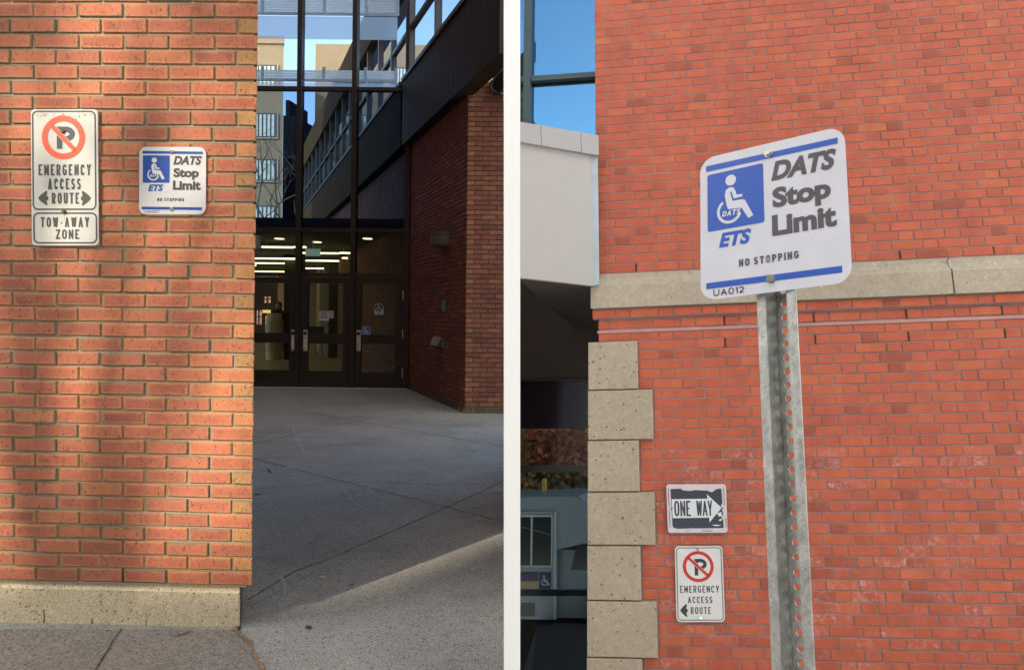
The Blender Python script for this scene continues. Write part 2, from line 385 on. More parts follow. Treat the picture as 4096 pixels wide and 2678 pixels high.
# footing
mb = MB(); pu = LW.uv(954, 2440)[0]; pu0 = LW.uv(-2600, 1200)[0]
vA = vb+.001; vB = LW.uv(578, 2349)[1]; vC = LW.uv(578, 2362)[1]; vD = LW.uv(578, 2530)[1]+.1
prof = [(-.008, vA), (-.008, vB), (.0, vC), (.0, vD), (-.012, vD), (-.012, vA)]
mb.prism([LW.p(pu0, v, o) for o, v in prof], LW.U*(pu-pu0))
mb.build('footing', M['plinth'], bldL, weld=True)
fe = LW.p(pu, vC, -.0125); zpl = LW.p(pu, vA, 0).z; mb = MB()
e0 = Vector((fe.x-.002, fe.y+.004, 0)); mb.prism([e0, e0+DL*10.5, e0+DL*10.5+Vector((-1,0,0)), e0+Vector((-3,.3,0))], Vector((0,0,zpl))); mb.build('footing', M['plinth'], bldL, weld=True)
mb = MB(); mb.fbox(LW, pu0, LW.uv(985, 2335)[0], vb-.002, vb+.004, -.05, .001); mb.build('flashing', simple('grey flashing', (.22,.19,.15), .7), bldL)
mb = MB(); a = LW.uv(977/2, 1900+800/2)
mb.fbox(LW, a[0]-.005, a[0]+.005, ext[-2]+.001, ext[-1]-.002, -.008, -.0055); mb.build('weep_vent', M['black'], bldL)
# rust streaks
mb = MB()
for x, y0, y1, w in ((354,1070,1215,9),(738,1145,1210,13),(1170,1150,1215,11),(1172,1098,1140,5),(755,1090,1112,4)):
    n = 7; L_, R_ = [], []
    for i in range(n):
        yy = 1900+(y0+(y1-y0)*i/(n-1))/2; ww = w/2*(.35+.65*random.random()); xx = (x+random.uniform(-3,3))/2
        L_.append(LW.p(*LW.uv(xx-ww/1.6, yy), .0012)); R_.append(LW.p(*LW.uv(xx+ww/1.6, yy), .0012))
    for i in range(n-1): mb.face([L_[i], R_[i], R_[i+1], L_[i+1]])
mb.build('rust_streak', simple('rust', (.17,.06,.025), .9, nz=(80,.4)), bldL)
# the body of the building behind the street wall (its end wall lines the entrance recess)
cor = LW.p(LW.uv(1016, 1250)[0]-.045, LW.uv(1016, 1250)[1], -.058); cor = Vector((cor.x, cor.y, 0))
far = cor + DL*((13.2-cor.y)/DL.y)
left = Vector((-16, cor.y-.35, 0))
mb = MB(); zt = 15
P = [cor+Vector((0,.02,0)), far, Vector((-20, 13.2, 0)), Vector((-16, cor.y+.25, 0))]
mb.prism([Vector((p.x, p.y, zpl)) for p in P], Vector((0,0,zt)))
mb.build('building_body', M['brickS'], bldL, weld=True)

# ---- ground
gmb = MB()
XS = lambda Y: -.174*Y      # line of the white gap slab
gmb.prism([(-60,-60,-.3),(6,-60,-.3),(XS(-3)+.0,-3,-.3),(XS(60),60,-.3),(-60,60,-.3)], Vector((0,0,.3)))
o = gmb.build('ground', M['walk'], weld=True); o['kind'] = 'structure'
def strip_px(pts, w, mat, name, z=.0015, label=None, scale=1, off=(0,0), jit=0., n=1, parent=None, kind='structure'):
    P = [ground(off[0]+x/scale, off[1]+y/scale) for x, y in pts]
    Q = []
    for a, b in zip(P, P[1:]):
        m_ = max(1, int((b-a).length/.05)) if jit else 1
        for i in range(m_): Q.append(a.lerp(b, i/m_) + Vector((random.uniform(-jit,jit), random.uniform(-jit,jit), 0)))
    Q.append(P[-1]); mb = MB(); L_, R_ = [], []
    for i, q in enumerate(Q):
        t = (Q[min(i+1,len(Q)-1)]-Q[max(i-1,0)]).normalized(); nn = Vector((-t.y, t.x, 0)); ww = w*(random.uniform(.5,1.3) if jit else 1)/2
        L_.append(Vector((q.x,q.y,z))+nn*ww); R_.append(Vector((q.x,q.y,z))-nn*ww)
    for i in range(len(Q)-1): mb.face([R_[i], R_[i+1], L_[i+1], L_[i]])
    o = mb.build(name, mat); o['kind'] = kind; return o
z4 = dict(scale=1.5132, off=(980,1650))
strip_px([(20,1130),(300,960),(530,875),(850,735),(1220,572),(1567,415),(2100,170)], .011, M['groove'], 'pavement_joint', jit=.002, **z4)
strip_px([(-60,250),(300,340),(550,405),(880,485),(1220,570),(1567,662),(1900,750)], .008, M['groove'], 'pavement_joint', jit=.002, **z4)
strip_px([(400,0),(680,50),(1050,115),(1567,205)], .012, M['groove'], 'pavement_joint', jit=.002, **z4)
strip_px([(50,190),(380,110),(680,50),(930,10)], .014, M['groove'], 'pavement_joint', jit=.002, **z4)
strip_px([(60,460),(250,448),(400,435),(540,408),(620,418),(800,422),(1000,430),(1200,436),(1350,428),(1500,436)], .006, M['groove'], 'pavement_crack', jit=.006, **z4)
strip_px([(0,1180),(200,1085),(420,960)], .004, M['groove'], 'pavement_crack', jit=.004, **z4)
for pts, w in (([(290,80),(310,150),(330,185),(360,240),(400,290),(440,335),(490,380)], .010), ([(540,410),(600,470),(640,518),(680,555),(740,590)], .009),
               ([(580,540),(640,518),(685,500)], .007), ([(740,468),(780,490)], .012), ([(255,330),(290,342)], .016), ([(215,985),(235,1030),(245,1090)], .016)):
    strip_px(pts, w, M['scratch'], 'chalk_scrape', z=.0024, jit=.004, **z4)
# front walk (left of the crack) as its own slab sheet
z5 = dict(scale=2., off=(0,1900))
fw = [(-900,1232),(1895,1240),(1925,1262),(1975,1310),(2010,1370),(2050,1440),(2075,1500),(2100,1560),(2230,1900),(2230,2600),(-3000,2600)]
mb = MB(); mb.prism([Vector((*ground(x/2, 1900+y/2)[:2], .0)) for x, y in fw], Vector((0,0,.004)))
o = mb.build('front_walk', M['walk2'], weld=True); o['kind'] = 'structure'
strip_px([(972,1238),(900,1345),(770,1556),(560,1900)], .007, M['groove'], 'walk_joint', z=.0065, jit=.0025, **z5)
strip_px([(1893,1180),(1900,1240),(1925,1275),(1985,1345),(2008,1400),(2045,1465),(2085,1535),(2120,1620)], .017, M['litter'], 'walk_joint', z=.0075, jit=.008, **z5)
strip_px([(1912,900),(1910,1100),(1902,1245)], .022, M['black'], 'wall_gap', z=.003, **z5)

# ---- white slab added to fill the gap between the views; also shades the right
th = 66/F*2.2; uc = (2048-CX)/F
P0 = Vector((uc*2.2, 2.2, 0)); dS = Vector((uc, 1, 0)).normalized(); nS = Vector((dS.y, -dS.x, 0))
hw = th/2*dS.y*.995
mb = MB()
for (a0, a1) in ((0, 3.1),):
    q = [P0 - nS*hw, P0 + nS*hw, P0 + dS*a1 + nS*hw, P0 + dS*a1 - nS*hw]
    mb.prism([Vector((p.x, p.y, -3.2)) for p in q], Vector((0,0,11)))
# leans with the camera roll of the photograph by half a degree
piv = Vector((P0.x, P0.y, H))
for i, v in enumerate(mb.v):
    d = v-piv; mb.v[i] = piv + Vector((d.x - math.tan(RHO)*d.z, d.y, d.z))
o = mb.build('gap_slab', M['white'], weld=True); tag(o, 'thin plain white slab added to fill the gap between the two views', 'wall')

# ---- side wall of the recess and the corner pier
G1, G2 = ground(1631, 1553), ground(1859, 1651)
YG = G1.y
dside = (G2-G1).normalized()
SW = Frame(G1, dside, (0,0,-1))                       # u runs from the doors to the street, v = -z
SL = (G2-G1).length
ZB = at_y(1888, 347, G2.y).z                           # underside of the metal band
pier = thing('brick_pier', 'dark red brick wall and corner pier on the right of the glass doors', 'wall', tuple(G2))
CH = .0703; JS = .010
mb = MB(); nrow = int(ZB/CH)+1
FP = Frame(G2, (1,0,0), (0,0,-1))
WR = (2060-1859)/F*G2.y
for k in range(nrow):
    v1 = -k*CH - .09; v0 = v1-CH
    if -v0 > ZB: v0 = -ZB
    o_ = .0 if k % 2 else .105
    u = SL
    while u > 0:
        L_ = .211 if u < SL else (.211 if k % 2 else .1055)
        mb.brick(SW, max(u-L_+JS/2, 0), u-(JS/2 if u < SL else 0), v0+JS/2, v1-JS/2, random.uniform(-.001,.001), -.05, min(.8, max(0, random.gauss(.35,.2))), .003)
        u -= L_
    u = 0.
    while u < WR:
        L_ = .211 if u > 0 else (.1055 if k % 2 else .211)
        mb.brick(FP, u+(JS/2 if u > 0 else 0), u+L_-JS/2, v0+JS/2, v1-JS/2, random.uniform(-.001,.001), -.05, random.choice([.9,.95]) if (u == 0 and k % 2) else min(.85, max(0, random.gauss(.5,.2))), .003)
        u += L_
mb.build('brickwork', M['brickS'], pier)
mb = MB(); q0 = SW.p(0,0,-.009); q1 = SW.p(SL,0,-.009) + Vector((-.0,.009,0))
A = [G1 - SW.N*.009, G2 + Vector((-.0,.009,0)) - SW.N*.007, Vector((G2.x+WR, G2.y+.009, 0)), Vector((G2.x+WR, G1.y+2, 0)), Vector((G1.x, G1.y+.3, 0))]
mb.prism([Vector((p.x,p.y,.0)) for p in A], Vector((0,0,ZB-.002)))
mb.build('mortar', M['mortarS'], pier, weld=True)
mb = MB(); A = [G1+SW.N*.004, G2+SW.N*.004+Vector((0,-.008,0)), Vector((G2.x+WR, G2.y-.008, 0)), Vector((G2.x+WR, G2.y+.05, 0)), G2+Vector((-.1,.1,0))-SW.N*.1, G1-SW.N*.1]
mb.prism([Vector((p.x,p.y,.0)) for p in A], Vector((0,0,.088)))
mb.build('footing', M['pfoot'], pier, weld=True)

# ---- metal clad upper storey that runs out over the recess
over = thing('metal_clad_bridge', 'dark ribbed metal upper storey with slanting strip windows above the brick pier', 'building', tuple(SW.p(SL, 0, 0)))
zt = at_y(1645, 340, YG).z; zb = at_y(1633, 587, YG).z
OB = .16; ZW = 9.2; ZI = 7.75
def sidebox(mb, u0, u1, z0, z1, o0, o1): mb.fbox(SW, u0, u1, -z1, -z0, o0, o1)
UFRONT, UBACK = SL+1.68, -22
mb = MB(); sidebox(mb, .02, UFRONT, zb, zt, -.06, OB-.02)
u = .02
while u < UFRONT:
    sidebox(mb, u+.004, min(u+.196, UFRONT), zb-.002, zt+.002, OB-.03, OB); u += .2
mb.build('cladding', M['fascia'], over)
mb = MB(); u = -.1
while u > UBACK:
    sidebox(mb, u-.196, u-.004, zb-.002, zt+.002, OB-.03, OB); u -= .2
sidebox(mb, UBACK, -.1, zb, zt, -.3, OB-.02); sidebox(mb, UBACK, -.12, ZI, ZI+.95, -.3, .10)
mb.build('cladding', M['brownclad'], over)  # cladding's mirror image in the panes, built solid; brown is the reflected tone
mb = MB(); sidebox(mb, .05, UFRONT, zt, zt+.07, -.06, OB+.03); sidebox(mb, UBACK, -.12, zt, zt+.07, -.12, OB+.03)
ZW = 9.2; ZI = 7.75
zr = 6.75
us = [.05, 1.85, 3.65, 5.4, 7.0]; ub = [-.15-1.35*i for i in range(16)]
for u in us: sidebox(mb, u-.035, u+.035, zt+.07, ZW, -.05, .06)
for u in ub: sidebox(mb, u-.04, u+.04, zt+.07, ZI, -.05, .06)
sidebox(mb, .1, UFRONT, zr-.035, zr+.035, -.04, .05); sidebox(mb, UBACK, -.12, zr-.035, zr+.035, -.04, .05)
sidebox(mb, .1, UFRONT, ZW, ZW+1.3, -.06, .10)
mb.build('window_frame', M['bronze'], over)
mb = MB(); mb.face([SW.p(.1,-zt-.05,0), SW.p(UFRONT,-zt-.05,0), SW.p(UFRONT,-ZW,0), SW.p(.1,-ZW,0)]); mb.face([SW.p(-.12,-zt-.05,0), SW.p(-.12,-ZI,0), SW.p(UBACK,-ZI,0), SW.p(UBACK,-zt-.05,0)])
mb.build('pane', M['glassU'], over)
mb = MB(); q = [SW.p(.02,-zb-.0,-.31), SW.p(UFRONT,-zb,-.31), Vector((-.176*(G2.y+.6), G2.y+.6, zb)), Vector((-.176*12, 12, zb)), SW.p(.02,-zb,-2.)]
mb.prism([p+Vector((0,0,.0)) for p in q], Vector((0,0,.25)))
mb.build('soffit', M['soffit'], over, weld=True)
# brick wall of the lobby beyond the doors
mb = MB(); k0 = 0
for k in range(int(zb/.0703)):
    v1 = -k*.0703; u = -.3 - (.105 if k % 2 else 0)
    while u > -9:
        mb.brick(SW, u-.206, u, v1-.0653, v1-.005, 0, -.03, min(.8, max(0, random.gauss(.45,.2))), .002); u -= .211
lob = thing('lobby', 'dim glass fronted lobby with long warm ceiling lights beyond the doors', 'building', (G1.x-1, G1.y+.4, 0))
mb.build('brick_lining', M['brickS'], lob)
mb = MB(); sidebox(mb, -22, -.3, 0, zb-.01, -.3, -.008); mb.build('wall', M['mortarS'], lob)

# ---- entrance: frames, panes, doors (all on the plane of the doors)
YD = YG - .02
ent = thing('glass_entrance', 'dark bronze framed glass entrance front with three doors and tall blue panes above', 'entrance', (G1.x-2, YD, 0))
def rc(x0, y0, x1, y1, Y, z=True):
    ym, xm = (y0+y1)/2, (x0+x1)/2
    return at_y(x0, ym, Y).x, at_y(x1, ym, Y).x, at_y(xm, y1, Y).z, at_y(xm, y0, Y).z
def r3(x): return 980+x/1.7292
def r3y(y): return 850+y/1.7292
def ybox(mb, px, Y, d0, d1):   # px rectangle (x0,y0,x1,y1) full pixels
    X0, X1, Z0, Z1 = rc(*px, Y); mb.box((X0, Y+d0, Z0), (X1, Y+d1, Z1))
XL = -8.2
Xr0, Xr1 = at_y(1618, 1200, YD).x, at_y(1639, 1200, YD).x
ZT = ZW+1.3
def zat(y, x=1300): return at_y(x, y, YD).z
def xat(x, y=1000): return at_y(x, y, YD).x
mull = [(xat(1188, 900), xat(1206, 900)), (xat(1407, 900), xat(1426, 900))]
rails = [(zat(927), zat(912)), (zat(1107), zat(1092)), (zat(365), zat(350)), (zat(-560), zat(-540))]
mb = MB(); mb.box((Xr0, YD-.06, 0), (Xr1, YD+.06, ZT))
for a, b in mull: mb.box((a, YD-.06, 0), (b, YD+.06, ZT))
w3 = mull[1][0]-mull[0][0]
for i in (1, 2, 3): mb.box((mull[0][0]-w3*i, YD-.06, 0), (mull[0][1]-w3*i, YD+.06, ZT))
mb.build('frame', M['bronze'], ent)
xs_ = [XL]+[mull[0][0]-w3*i for i in (2, 1)]
spans = [(mull[0][1]-w3*2, mull[0][0]-w3), (mull[0][1]-w3, mull[0][0]), (mull[0][1], mull[1][0]), (mull[1][1], Xr0)]
for z0, z1 in rails:
    z0, z1 = min(z0, z1), max(z0, z1)
    for a, b in spans: mb = MB(); mb.box((a, YD-.05, z0), (b, YD+.05, z1)); mb.build('transom_bar', M['bronze'], ent)
for a, b in spans:
    zz = sorted([r[0] for r in rails]+[ZT])
    for z0, z1, mt in ((rails[1][1], rails[0][0], 'glassL'), (rails[0][1], rails[2][0], 'glassU'), (rails[2][1], ZT, 'glassT')):
        lo, hi = min(z0, z1), max(z0, z1)
        mb = MB(); mb.box((a, YD-.006, lo), (b, YD+.006, hi)); mb.build('pane', M[mt], ent)
mb = MB(); mb.box((spans[0][0], YD-.12, 0), (Xr1, YD+.12, .012)); mb.build('threshold', M['steel'], ent)
DOORS = [((75,448,360,1194), (80,490,318,838), (80,903,310,1090), (322,810,348,955)),
         ((392,448,730,1200), (445,490,685,838), (437,905,680,1093), (405,810,432,955)),
         ((765,448,1095,1206), (812,490,1047,842), (805,903,1040,1097), (773,813,800,958))]
zd0 = .015; zd1 = rails[1][0] if rails[1][0] < rails[1][1] else rails[1][1]
for i, (dr, g1, g2, hd) in enumerate(DOORS):
    x0, x1 = (spans[i+1][0]+.012, spans[i+1][1]-.012)
    gx0, gx1 = xat(r3((g1[0]+g2[0])/2), 1350), xat(r3((g1[2]+g2[2])/2), 1350)
    if i == 0: gx0 = x0+.13
    za, zb_ = zat(r3y(g1[1])), zat(r3y(g1[3])); zc, zd = zat(r3y(g2[1])), zat(r3y(g2[3]))
    mb = MB(); y0, y1 = YD-.045, YD+.01
    mb.box((x0, y0, zd0), (gx0, y1, zd1-.01)); mb.box((gx1, y0, zd0), (x1, y1, zd1-.01))
    for z0, z1 in ((zd0, zd), (zc, zb_), (za, zd1-.01)): mb.box((gx0, y0, z0), (gx1, y1, z1))
    mb.box((gx0, y0+.01, zb_), (gx1, y0+.02, zb_+.012))
    d_ = mb.build('door', M['bronze'], ent)
    for z0, z1 in ((zd, zc), (zb_, za)):
        mb = MB(); mb.box((gx0, YD-.02, z0), (gx1, YD-.01, z1)); mb.build('door_pane', M['glassL'], d_)
    X0, X1, Z0, Z1 = rc(r3(hd[0]), r3y(hd[1]), r3(hd[2]), r3y(hd[3]), YD-.05)
    mb = MB(); mb.box((X0, y0-.012, Z0), (X1, y0-.0005, Z1))
    xc = (X0+X1)/2; zh = (Z1-Z0)
    mb.tube([(xc, y0-.012, Z0+zh*.12), (xc, y0-.06, Z0+zh*.14), (xc, y0-.065, Z0+zh*.3), (xc, y0-.06, Z0+zh*.45), (xc, y0-.012, Z0+zh*.47)], .014, 8)
    h_ = mb.build('handle', M['steel'], d_)
    mb = MB(); mb.tube([(xc, y0-.012, Z1-zh*.16), (xc, y0-.022, Z1-zh*.16)], .03, 14); mb.build('lock_cylinder', M['black'], d_)
    if i == 2:
        for zc_ in (1.75, 1.02, .3):
            mb = MB(); mb.tube([(x1+.004, y0-.008, zc_-.09), (x1+.004, y0-.008, zc_+.09)], .011, 8); mb.build('hinge', M['steel'], d_)

# small figures of print ------------------------------------------------------
def text_mesh(s, shear=0., off=0.):
    c = bpy.data.curves.new('t', 'FONT'); c.body = s; c.shear = shear; c.offset = off; c.size = 1; c.resolution_u = 4
    o = bpy.data.objects.new('t', c); COL.objects.link(o)
    dg = bpy.context.evaluated_depsgraph_get(); me = bpy.data.meshes.new_from_object(o.evaluated_get(dg))
    V = [v.co.copy() for v in me.vertices]; Fc = [list(p.vertices) for p in me.polygons]
    bpy.data.objects.remove(o); bpy.data.curves.remove(c); bpy.data.meshes.remove(me)
    return V, Fc
def text_into(mb, s, box, mp, shear=0., off=0., o=.001):
    """box in the sheet's own coordinates x0,x1,y0,y1 (y down); mp maps (x,y,o) to 3D"""
    V, Fc = text_mesh(s, shear, off)
    if not V: return
    a0, a1 = min(v.x for v in V), max(v.x for v in V); b0, b1 = min(v.y for v in V), max(v.y for v in V)
    x0, x1, y0, y1 = box
    i = len(mb.v)
    mb.v += [mp(x0+(v.x-a0)/(a1-a0)*(x1-x0), y1-(v.y-b0)/(b1-b0)*(y1-y0), o) for v in V]
    for f in Fc: mb.f.append([i+k for k in f]); mb.uv.append([(.5,.5)]*len(f)); mb.r.append(.5)
def poly_into_stub(): pass
def poly_into(mb, pts, mp, o=.001): mb.face([mp(x, y, o) for x, y in pts])
def stroke_into(mb, pts, w, mp, o=.001, cap=True):
    for (x0,y0), (x1,y1) in zip(pts, pts[1:]):
        L_ = math.hypot(x1-x0, y1-y0) or 1; nx, ny = -(y1-y0)/L_*w/2, (x1-x0)/L_*w/2
        poly_into(mb, [(x0+nx,y0+ny),(x1+nx,y1+ny),(x1-nx,y1-ny),(x0-nx,y0-ny)], mp, o)
    if cap:
        for x, y in pts: disc_into(mb, x, y, w/2, mp, o+.00001)
def disc_into(mb, x, y, r, mp, o=.001, n=20): poly_into(mb, [(x+r*math.cos(2*math.pi*k/n), y+r*math.sin(2*math.pi*k/n)) for k in range(n)], mp, o)
def ring_into(mb, x, y, r0, r1, mp, o=.001, a0=0, a1=360, n=64):
    for k in range(n):
        A, B = R(a0+(a1-a0)*k/n), R(a0+(a1-a0)*(k+1)/n)
        poly_into(mb, [(x+r0*math.cos(A), y+r0*math.sin(A)), (x+r1*math.cos(A), y+r1*math.sin(A)), (x+r1*math.cos(B), y+r1*math.sin(B)), (x+r0*math.cos(B), y+r0*math.sin(B))], mp, o)
def rrect(x0, x1, y0, y1, r, n=8):
    out = []
    for cx, cy, a in ((x1-r, y0+r, -90), (x1-r, y1-r, 0), (x0+r, y1-r, 90), (x0+r, y0+r, 180)):
        for k in range(n+1): w = R(a+90*k/n); out.append((cx+r*math.cos(w), cy+r*math.sin(w)))
    return out
def rborder_into(mb, x0, x1, y0, y1, r, w, mp, o=.001):
    A = rrect(x0, x1, y0, y1, r); B = rrect(x0+w, x1-w, y0+w, y1-w, max(r-w, 1))
    for k in range(len(A)):
        l = (k+1) % len(A); poly_into(mb, [A[k], A[l], B[l], B[k]], mp, o)
def quad_map(fr, quad, ref, o0):
    """ref = x0,x1,y0,y1 of the sheet's own coordinates; quad = its four corners in photo pixels on frame fr pushed out by o0"""
    C = [fr.p(*fr.uv(x, y, o0), o0) for x, y in quad]
    N = fr.N; x0, x1, y0, y1 = ref
    def mp(x, y, o=0.):
        a, b = (x-x0)/(x1-x0), (y-y0)/(y1-y0)
        return (C[0]*(1-a)+C[1]*a)*(1-b) + (C[3]*(1-a)+C[2]*a)*b + N*o
    return mp
def plate_into(mb, pts, mp, th): mb.prism([mp(x, y, 0) for x, y in pts], mp(*pts[0], -th)-mp(*pts[0], 0))
def bolt(x, y, mp, r, mat, parent, hexa=True, name='bolt'):
    mb = MB(); c = mp(x, y, 0); t = (mp(x, y, 1)-c).normalized()
    mb.tube([c, c+t*.0022], r*1.35, 16); mb.tube([c+t*.0022, c+t*.0085], [r, r*.9], 6 if hexa else 14); return mb.build(name, mat, parent)

# sign painter's alphabet: centre lines in a unit box (y up), drawn with a chosen stroke
def arc(cx, cy, rx, ry, a0, a1, n=12): return [(cx+rx*math.cos(R(a0+(a1-a0)*k/n)), cy+ry*math.sin(R(a0+(a1-a0)*k/n))) for k in range(n+1)]
XH = .70
GL = {
 'A': (.86, [[(0,0),(.5,1),(1,0)], [(.2,.30),(.8,.30)]]),
 'C': (.74, [[(1,.72)]+arc(.5,.72,.5,.28,15,180)+arc(.5,.28,.5,.28,180,345)]),
 'D': (.80, [[(.0,0),(0,1),(.35,1)]+arc(.4,.5,.6,.5,85,-85,16)+[(.35,0),(0,0)]]),
 'E': (.62, [[(1,1),(0,1),(0,0),(1,0)], [(0,.5),(.85,.5)]]),
 'G': (.78, [arc(.5,.72,.5,.28,15,180)+arc(.5,.28,.5,.28,180,350)+[(1,.44),(.52,.44)]]),
 'I': (.0, [[(.5,0),(.5,1)]]),
 'L': (.58, [[(0,1),(0,0),(1,0)]]),
 'M': (.92, [[(0,0),(0,1),(.5,.22),(1,1),(1,0)]]),
 'N': (.78, [[(0,0),(0,1),(1,0),(1,1)]]),
 'O': (.80, [arc(.5,.70,.5,.30,0,180)+arc(.5,.30,.5,.30,180,360)+[(1,.70)]]),
 'P': (.70, [[(0,0),(0,1),(.5,1)]+arc(.5,.72,.5,.28,85,-85)+[(.5,.44),(0,.44)]]),
 'R': (.74, [[(0,0),(0,1),(.5,1)]+arc(.5,.73,.5,.27,85,-85)+[(.5,.46),(0,.46)], [(.48,.46),(1,0)]]),
 'S': (.70, [arc(.5,.745,.47,.255,20,270,18)+arc(.5,.25,.5,.25,88,-165,18)]),
 'T': (.72, [[(0,1),(1,1)], [(.5,1),(.5,0)]]),
 'U': (.76, [[(0,1),(0,.28)]+arc(.5,.28,.5,.28,180,360)+[(1,1)]]),
 'W': (1.10, [[(0,1),(.24,0),(.5,.95),(.76,0),(1,1)]]),
 'Y': (.84, [[(0,1),(.5,.42),(1,1)], [(.5,.42),(.5,0)]]),
 'Z': (.72, [[(0,1),(1,1),(0,0),(1,0)]]),
 '-': (.36, [[(0,.40),(1,.40)]]), ' ': (.30, []),
 '0': (.66, [arc(.5,.68,.5,.32,0,180)+arc(.5,.32,.5,.32,180,360)+[(1,.68)]]),
 '1': (.22, [[(0,.80),(1,1),(1,0)]]),
 '2': (.62, [arc(.5,.72,.5,.28,165,-35)+[(0,0),(1,0)]]),
 '7': (.60, [[(0,1),(1,1),(.35,0)]]),
 't': (.50, [[(.48,.95),(.48,0)], [(-.22,XH),(1.22,XH)]]),
 'o': (.72, [arc(.5,XH/2,.5,XH/2,0,360,26)]),
 'p': (.70, [[(0,XH),(0,-.28)], arc(.5,XH/2,.5,XH/2,0,360,26)]),
 'i': (.0, [[(.5,XH),(.5,0)], 'dot']),
 'm': (1.05, [[(0,XH),(0,0)], [(0,XH*.45)]+arc(.25,XH*.62,.25,XH*.38,180,0,10)+[(.5,0)], [(.5,XH*.45)]+arc(.75,XH*.62,.25,XH*.38,180,0,10)+[(1,0)]]),
}
def poly_stroke(mb, P, t, mp, o, step=.00001):
    """strip per smooth run, square-cut joins at the corners; returns the height reached"""
    P = [p for k, p in enumerate(P) if k == 0 or math.hypot(p[0]-P[k-1][0], p[1]-P[k-1][1]) > 1e-6]
    def nrm(a, b): d = math.hypot(b[0]-a[0], b[1]-a[1]) or 1e-9; return (-(b[1]-a[1])/d, (b[0]-a[0])/d)
    closed = math.hypot(P[0][0]-P[-1][0], P[0][1]-P[-1][1]) < 1e-5
    N = [nrm(a, b) for a, b in zip(P, P[1:])]
    runs, cur = [], [0]
    for k in range(1, len(P)-1):
        cur.append(k)
        if N[k-1][0]*N[k][0]+N[k-1][1]*N[k][1] < .8: runs.append(cur); cur = [k]
    cur.append(len(P)-1); runs.append(cur)
    smooth_close = closed and len(runs) == 1
    for run in runs:
        L_, R_ = [], []
        for q, k in enumerate(run):
            n1 = N[k-1] if q > 0 else (N[-1] if smooth_close else N[k]); n2 = N[k] if q < len(run)-1 else (N[0] if smooth_close else N[k-1])
            mx, my = n1[0]+n2[0], n1[1]+n2[1]; sc = t/max(mx*mx+my*my, .5)
            L_.append((P[k][0]+mx*sc, P[k][1]+my*sc)); R_.append((P[k][0]-mx*sc, P[k][1]-my*sc))
        for q in range(len(run)-1): poly_into(mb, [L_[q], L_[q+1], R_[q+1], R_[q]], mp, o)
        o += step
    ks = [r[-1] for r in runs[:-1]] + ([0] if closed and not smooth_close else [])
    for k in ks:
        n1, n2 = (N[k-1], N[k]) if k else (N[-1], N[0]); cr_ = n1[0]*n2[1]-n1[1]*n2[0]; sg = -1 if cr_ > 0 else 1
        a = (P[k][0]+sg*n1[0]*t/2, P[k][1]+sg*n1[1]*t/2); b = (P[k][0]+sg*n2[0]*t/2, P[k][1]+sg*n2[1]*t/2)
        mx, my = n1[0]+n2[0], n1[1]+n2[1]; q = mx*mx+my*my
        if q > .9: tip = [(P[k][0]+sg*mx*t/q, P[k][1]+sg*my*t/q)]
        elif q > 1e-6: l = math.sqrt(q); tip = [(P[k][0]+sg*mx/l*t*.62, P[k][1]+sg*my/l*t*.62)]
        else: tip = []
        poly_into(mb, [P[k], a]+tip+[b], mp, o); o += step
    return o
def paint_text(mb, s, box, t, mp, o=.0007, gap=.20, slant=0., cap=None):
    """cap and base line of the capitals fill the box height; box = x0,x1,ytop,ybase"""
    x0, x1, yt, yb = box; h = yb-yt; g = t*.0+gap*h
    wid = [GL[c][0] for c in s]; sl = slant*h
    free = (x1-x0) - sl - t*sum(1 for c in s if c != ' ') - g*(len(s)-1)
    k = free/max(sum(wid), 1e-6); X = x0; e = 0
    for c, w in zip(s, wid):
        W = w*k
        for P in GL[c][1]:
            if P == 'dot':
                q = [(X+t/2+slant*h+t*.62*math.cos(R(a)), yb-h*1.0+t*.45-.0*h+t*.62*math.sin(R(a))) for a in range(0, 360, 24)]; poly_into(mb, [(x-slant*h, y) for x, y in q], mp, o+e); continue
            pts = []
            for px, py in P:
                yy = yb - t/2 - py*(h-t)
                if c in 'top' or c in 'im':
                    yy = yb - t/2 - (py*(h) - (t if py > .5*XH else 0)*min(1, (py-.5*XH)/(.5*XH) if py > .5*XH else 0)) if py >= 0 else yb + (-py)*h
                    if c in 'ti' and py == 0 or (c == 'm' and py == 0): yy = yb
                    if c == 'i' and py == XH: yy = yb-h*XH
                    if c == 'm' and P[0] == (0,XH) and py == XH: yy = yb-h*XH
                elif py in (0, 1) and (c in 'INLMUWYTARPEDZ1' ) and not (c in 'EDZLRPN' and False):
                    ends = (px, py) in (P[0], P[-1])
                    horiz = len(P) > 1 and ((P[0] == (px,py) and P[1][1] == py) or (P[-1] == (px,py) and P[-2][1] == py))
                    if ends and not horiz: yy = yb if py == 0 else yt
                xx = X + t/2 + px*W
                if c in 'LETZ' and (px, py) in (P[0], P[-1]) and px in (0, 1) and len([1 for q in P if q[1] == py]) > 1: xx += (t/2 if px == 1 else (-t/2 if c in 'TZ' else 0))
                pts.append((xx + slant*(yb-yy), yy))
            e = poly_stroke(mb, pts, t, mp, o+e)-o
        X += W + (t if c != ' ' else 0) + g; e = 0
M['plateW'] = paint('white reflective sheeting', (.60,.61,.61), 0, rough=.35)
M['plateL'] = paint('white sheeting toned down for sun', (.50,.51,.53), 0, rough=.35)  # same white sheeting, darkened in colour because the sun falls on it
M['plateWorn'] = paint('weathered white sheeting', (.50,.50,.475), .35, (.42,.36,.30), rough=.5)
M['plateS'] = paint('lavender white sheeting', (.68,.69,.76), 0, rough=.30)
M['ink'] = paint('black print', (.030,.032,.036), 0, rough=.45)
M['inkG'] = paint('faded black print', (.10,.095,.105), 0, rough=.45)
M['inkWorn'] = paint('worn black print', (.045,.05,.055), .15, (.5,.48,.42), rough=.5)
M['blue'] = paint('blue print', (.010,.058,.28), 0, rough=.35)
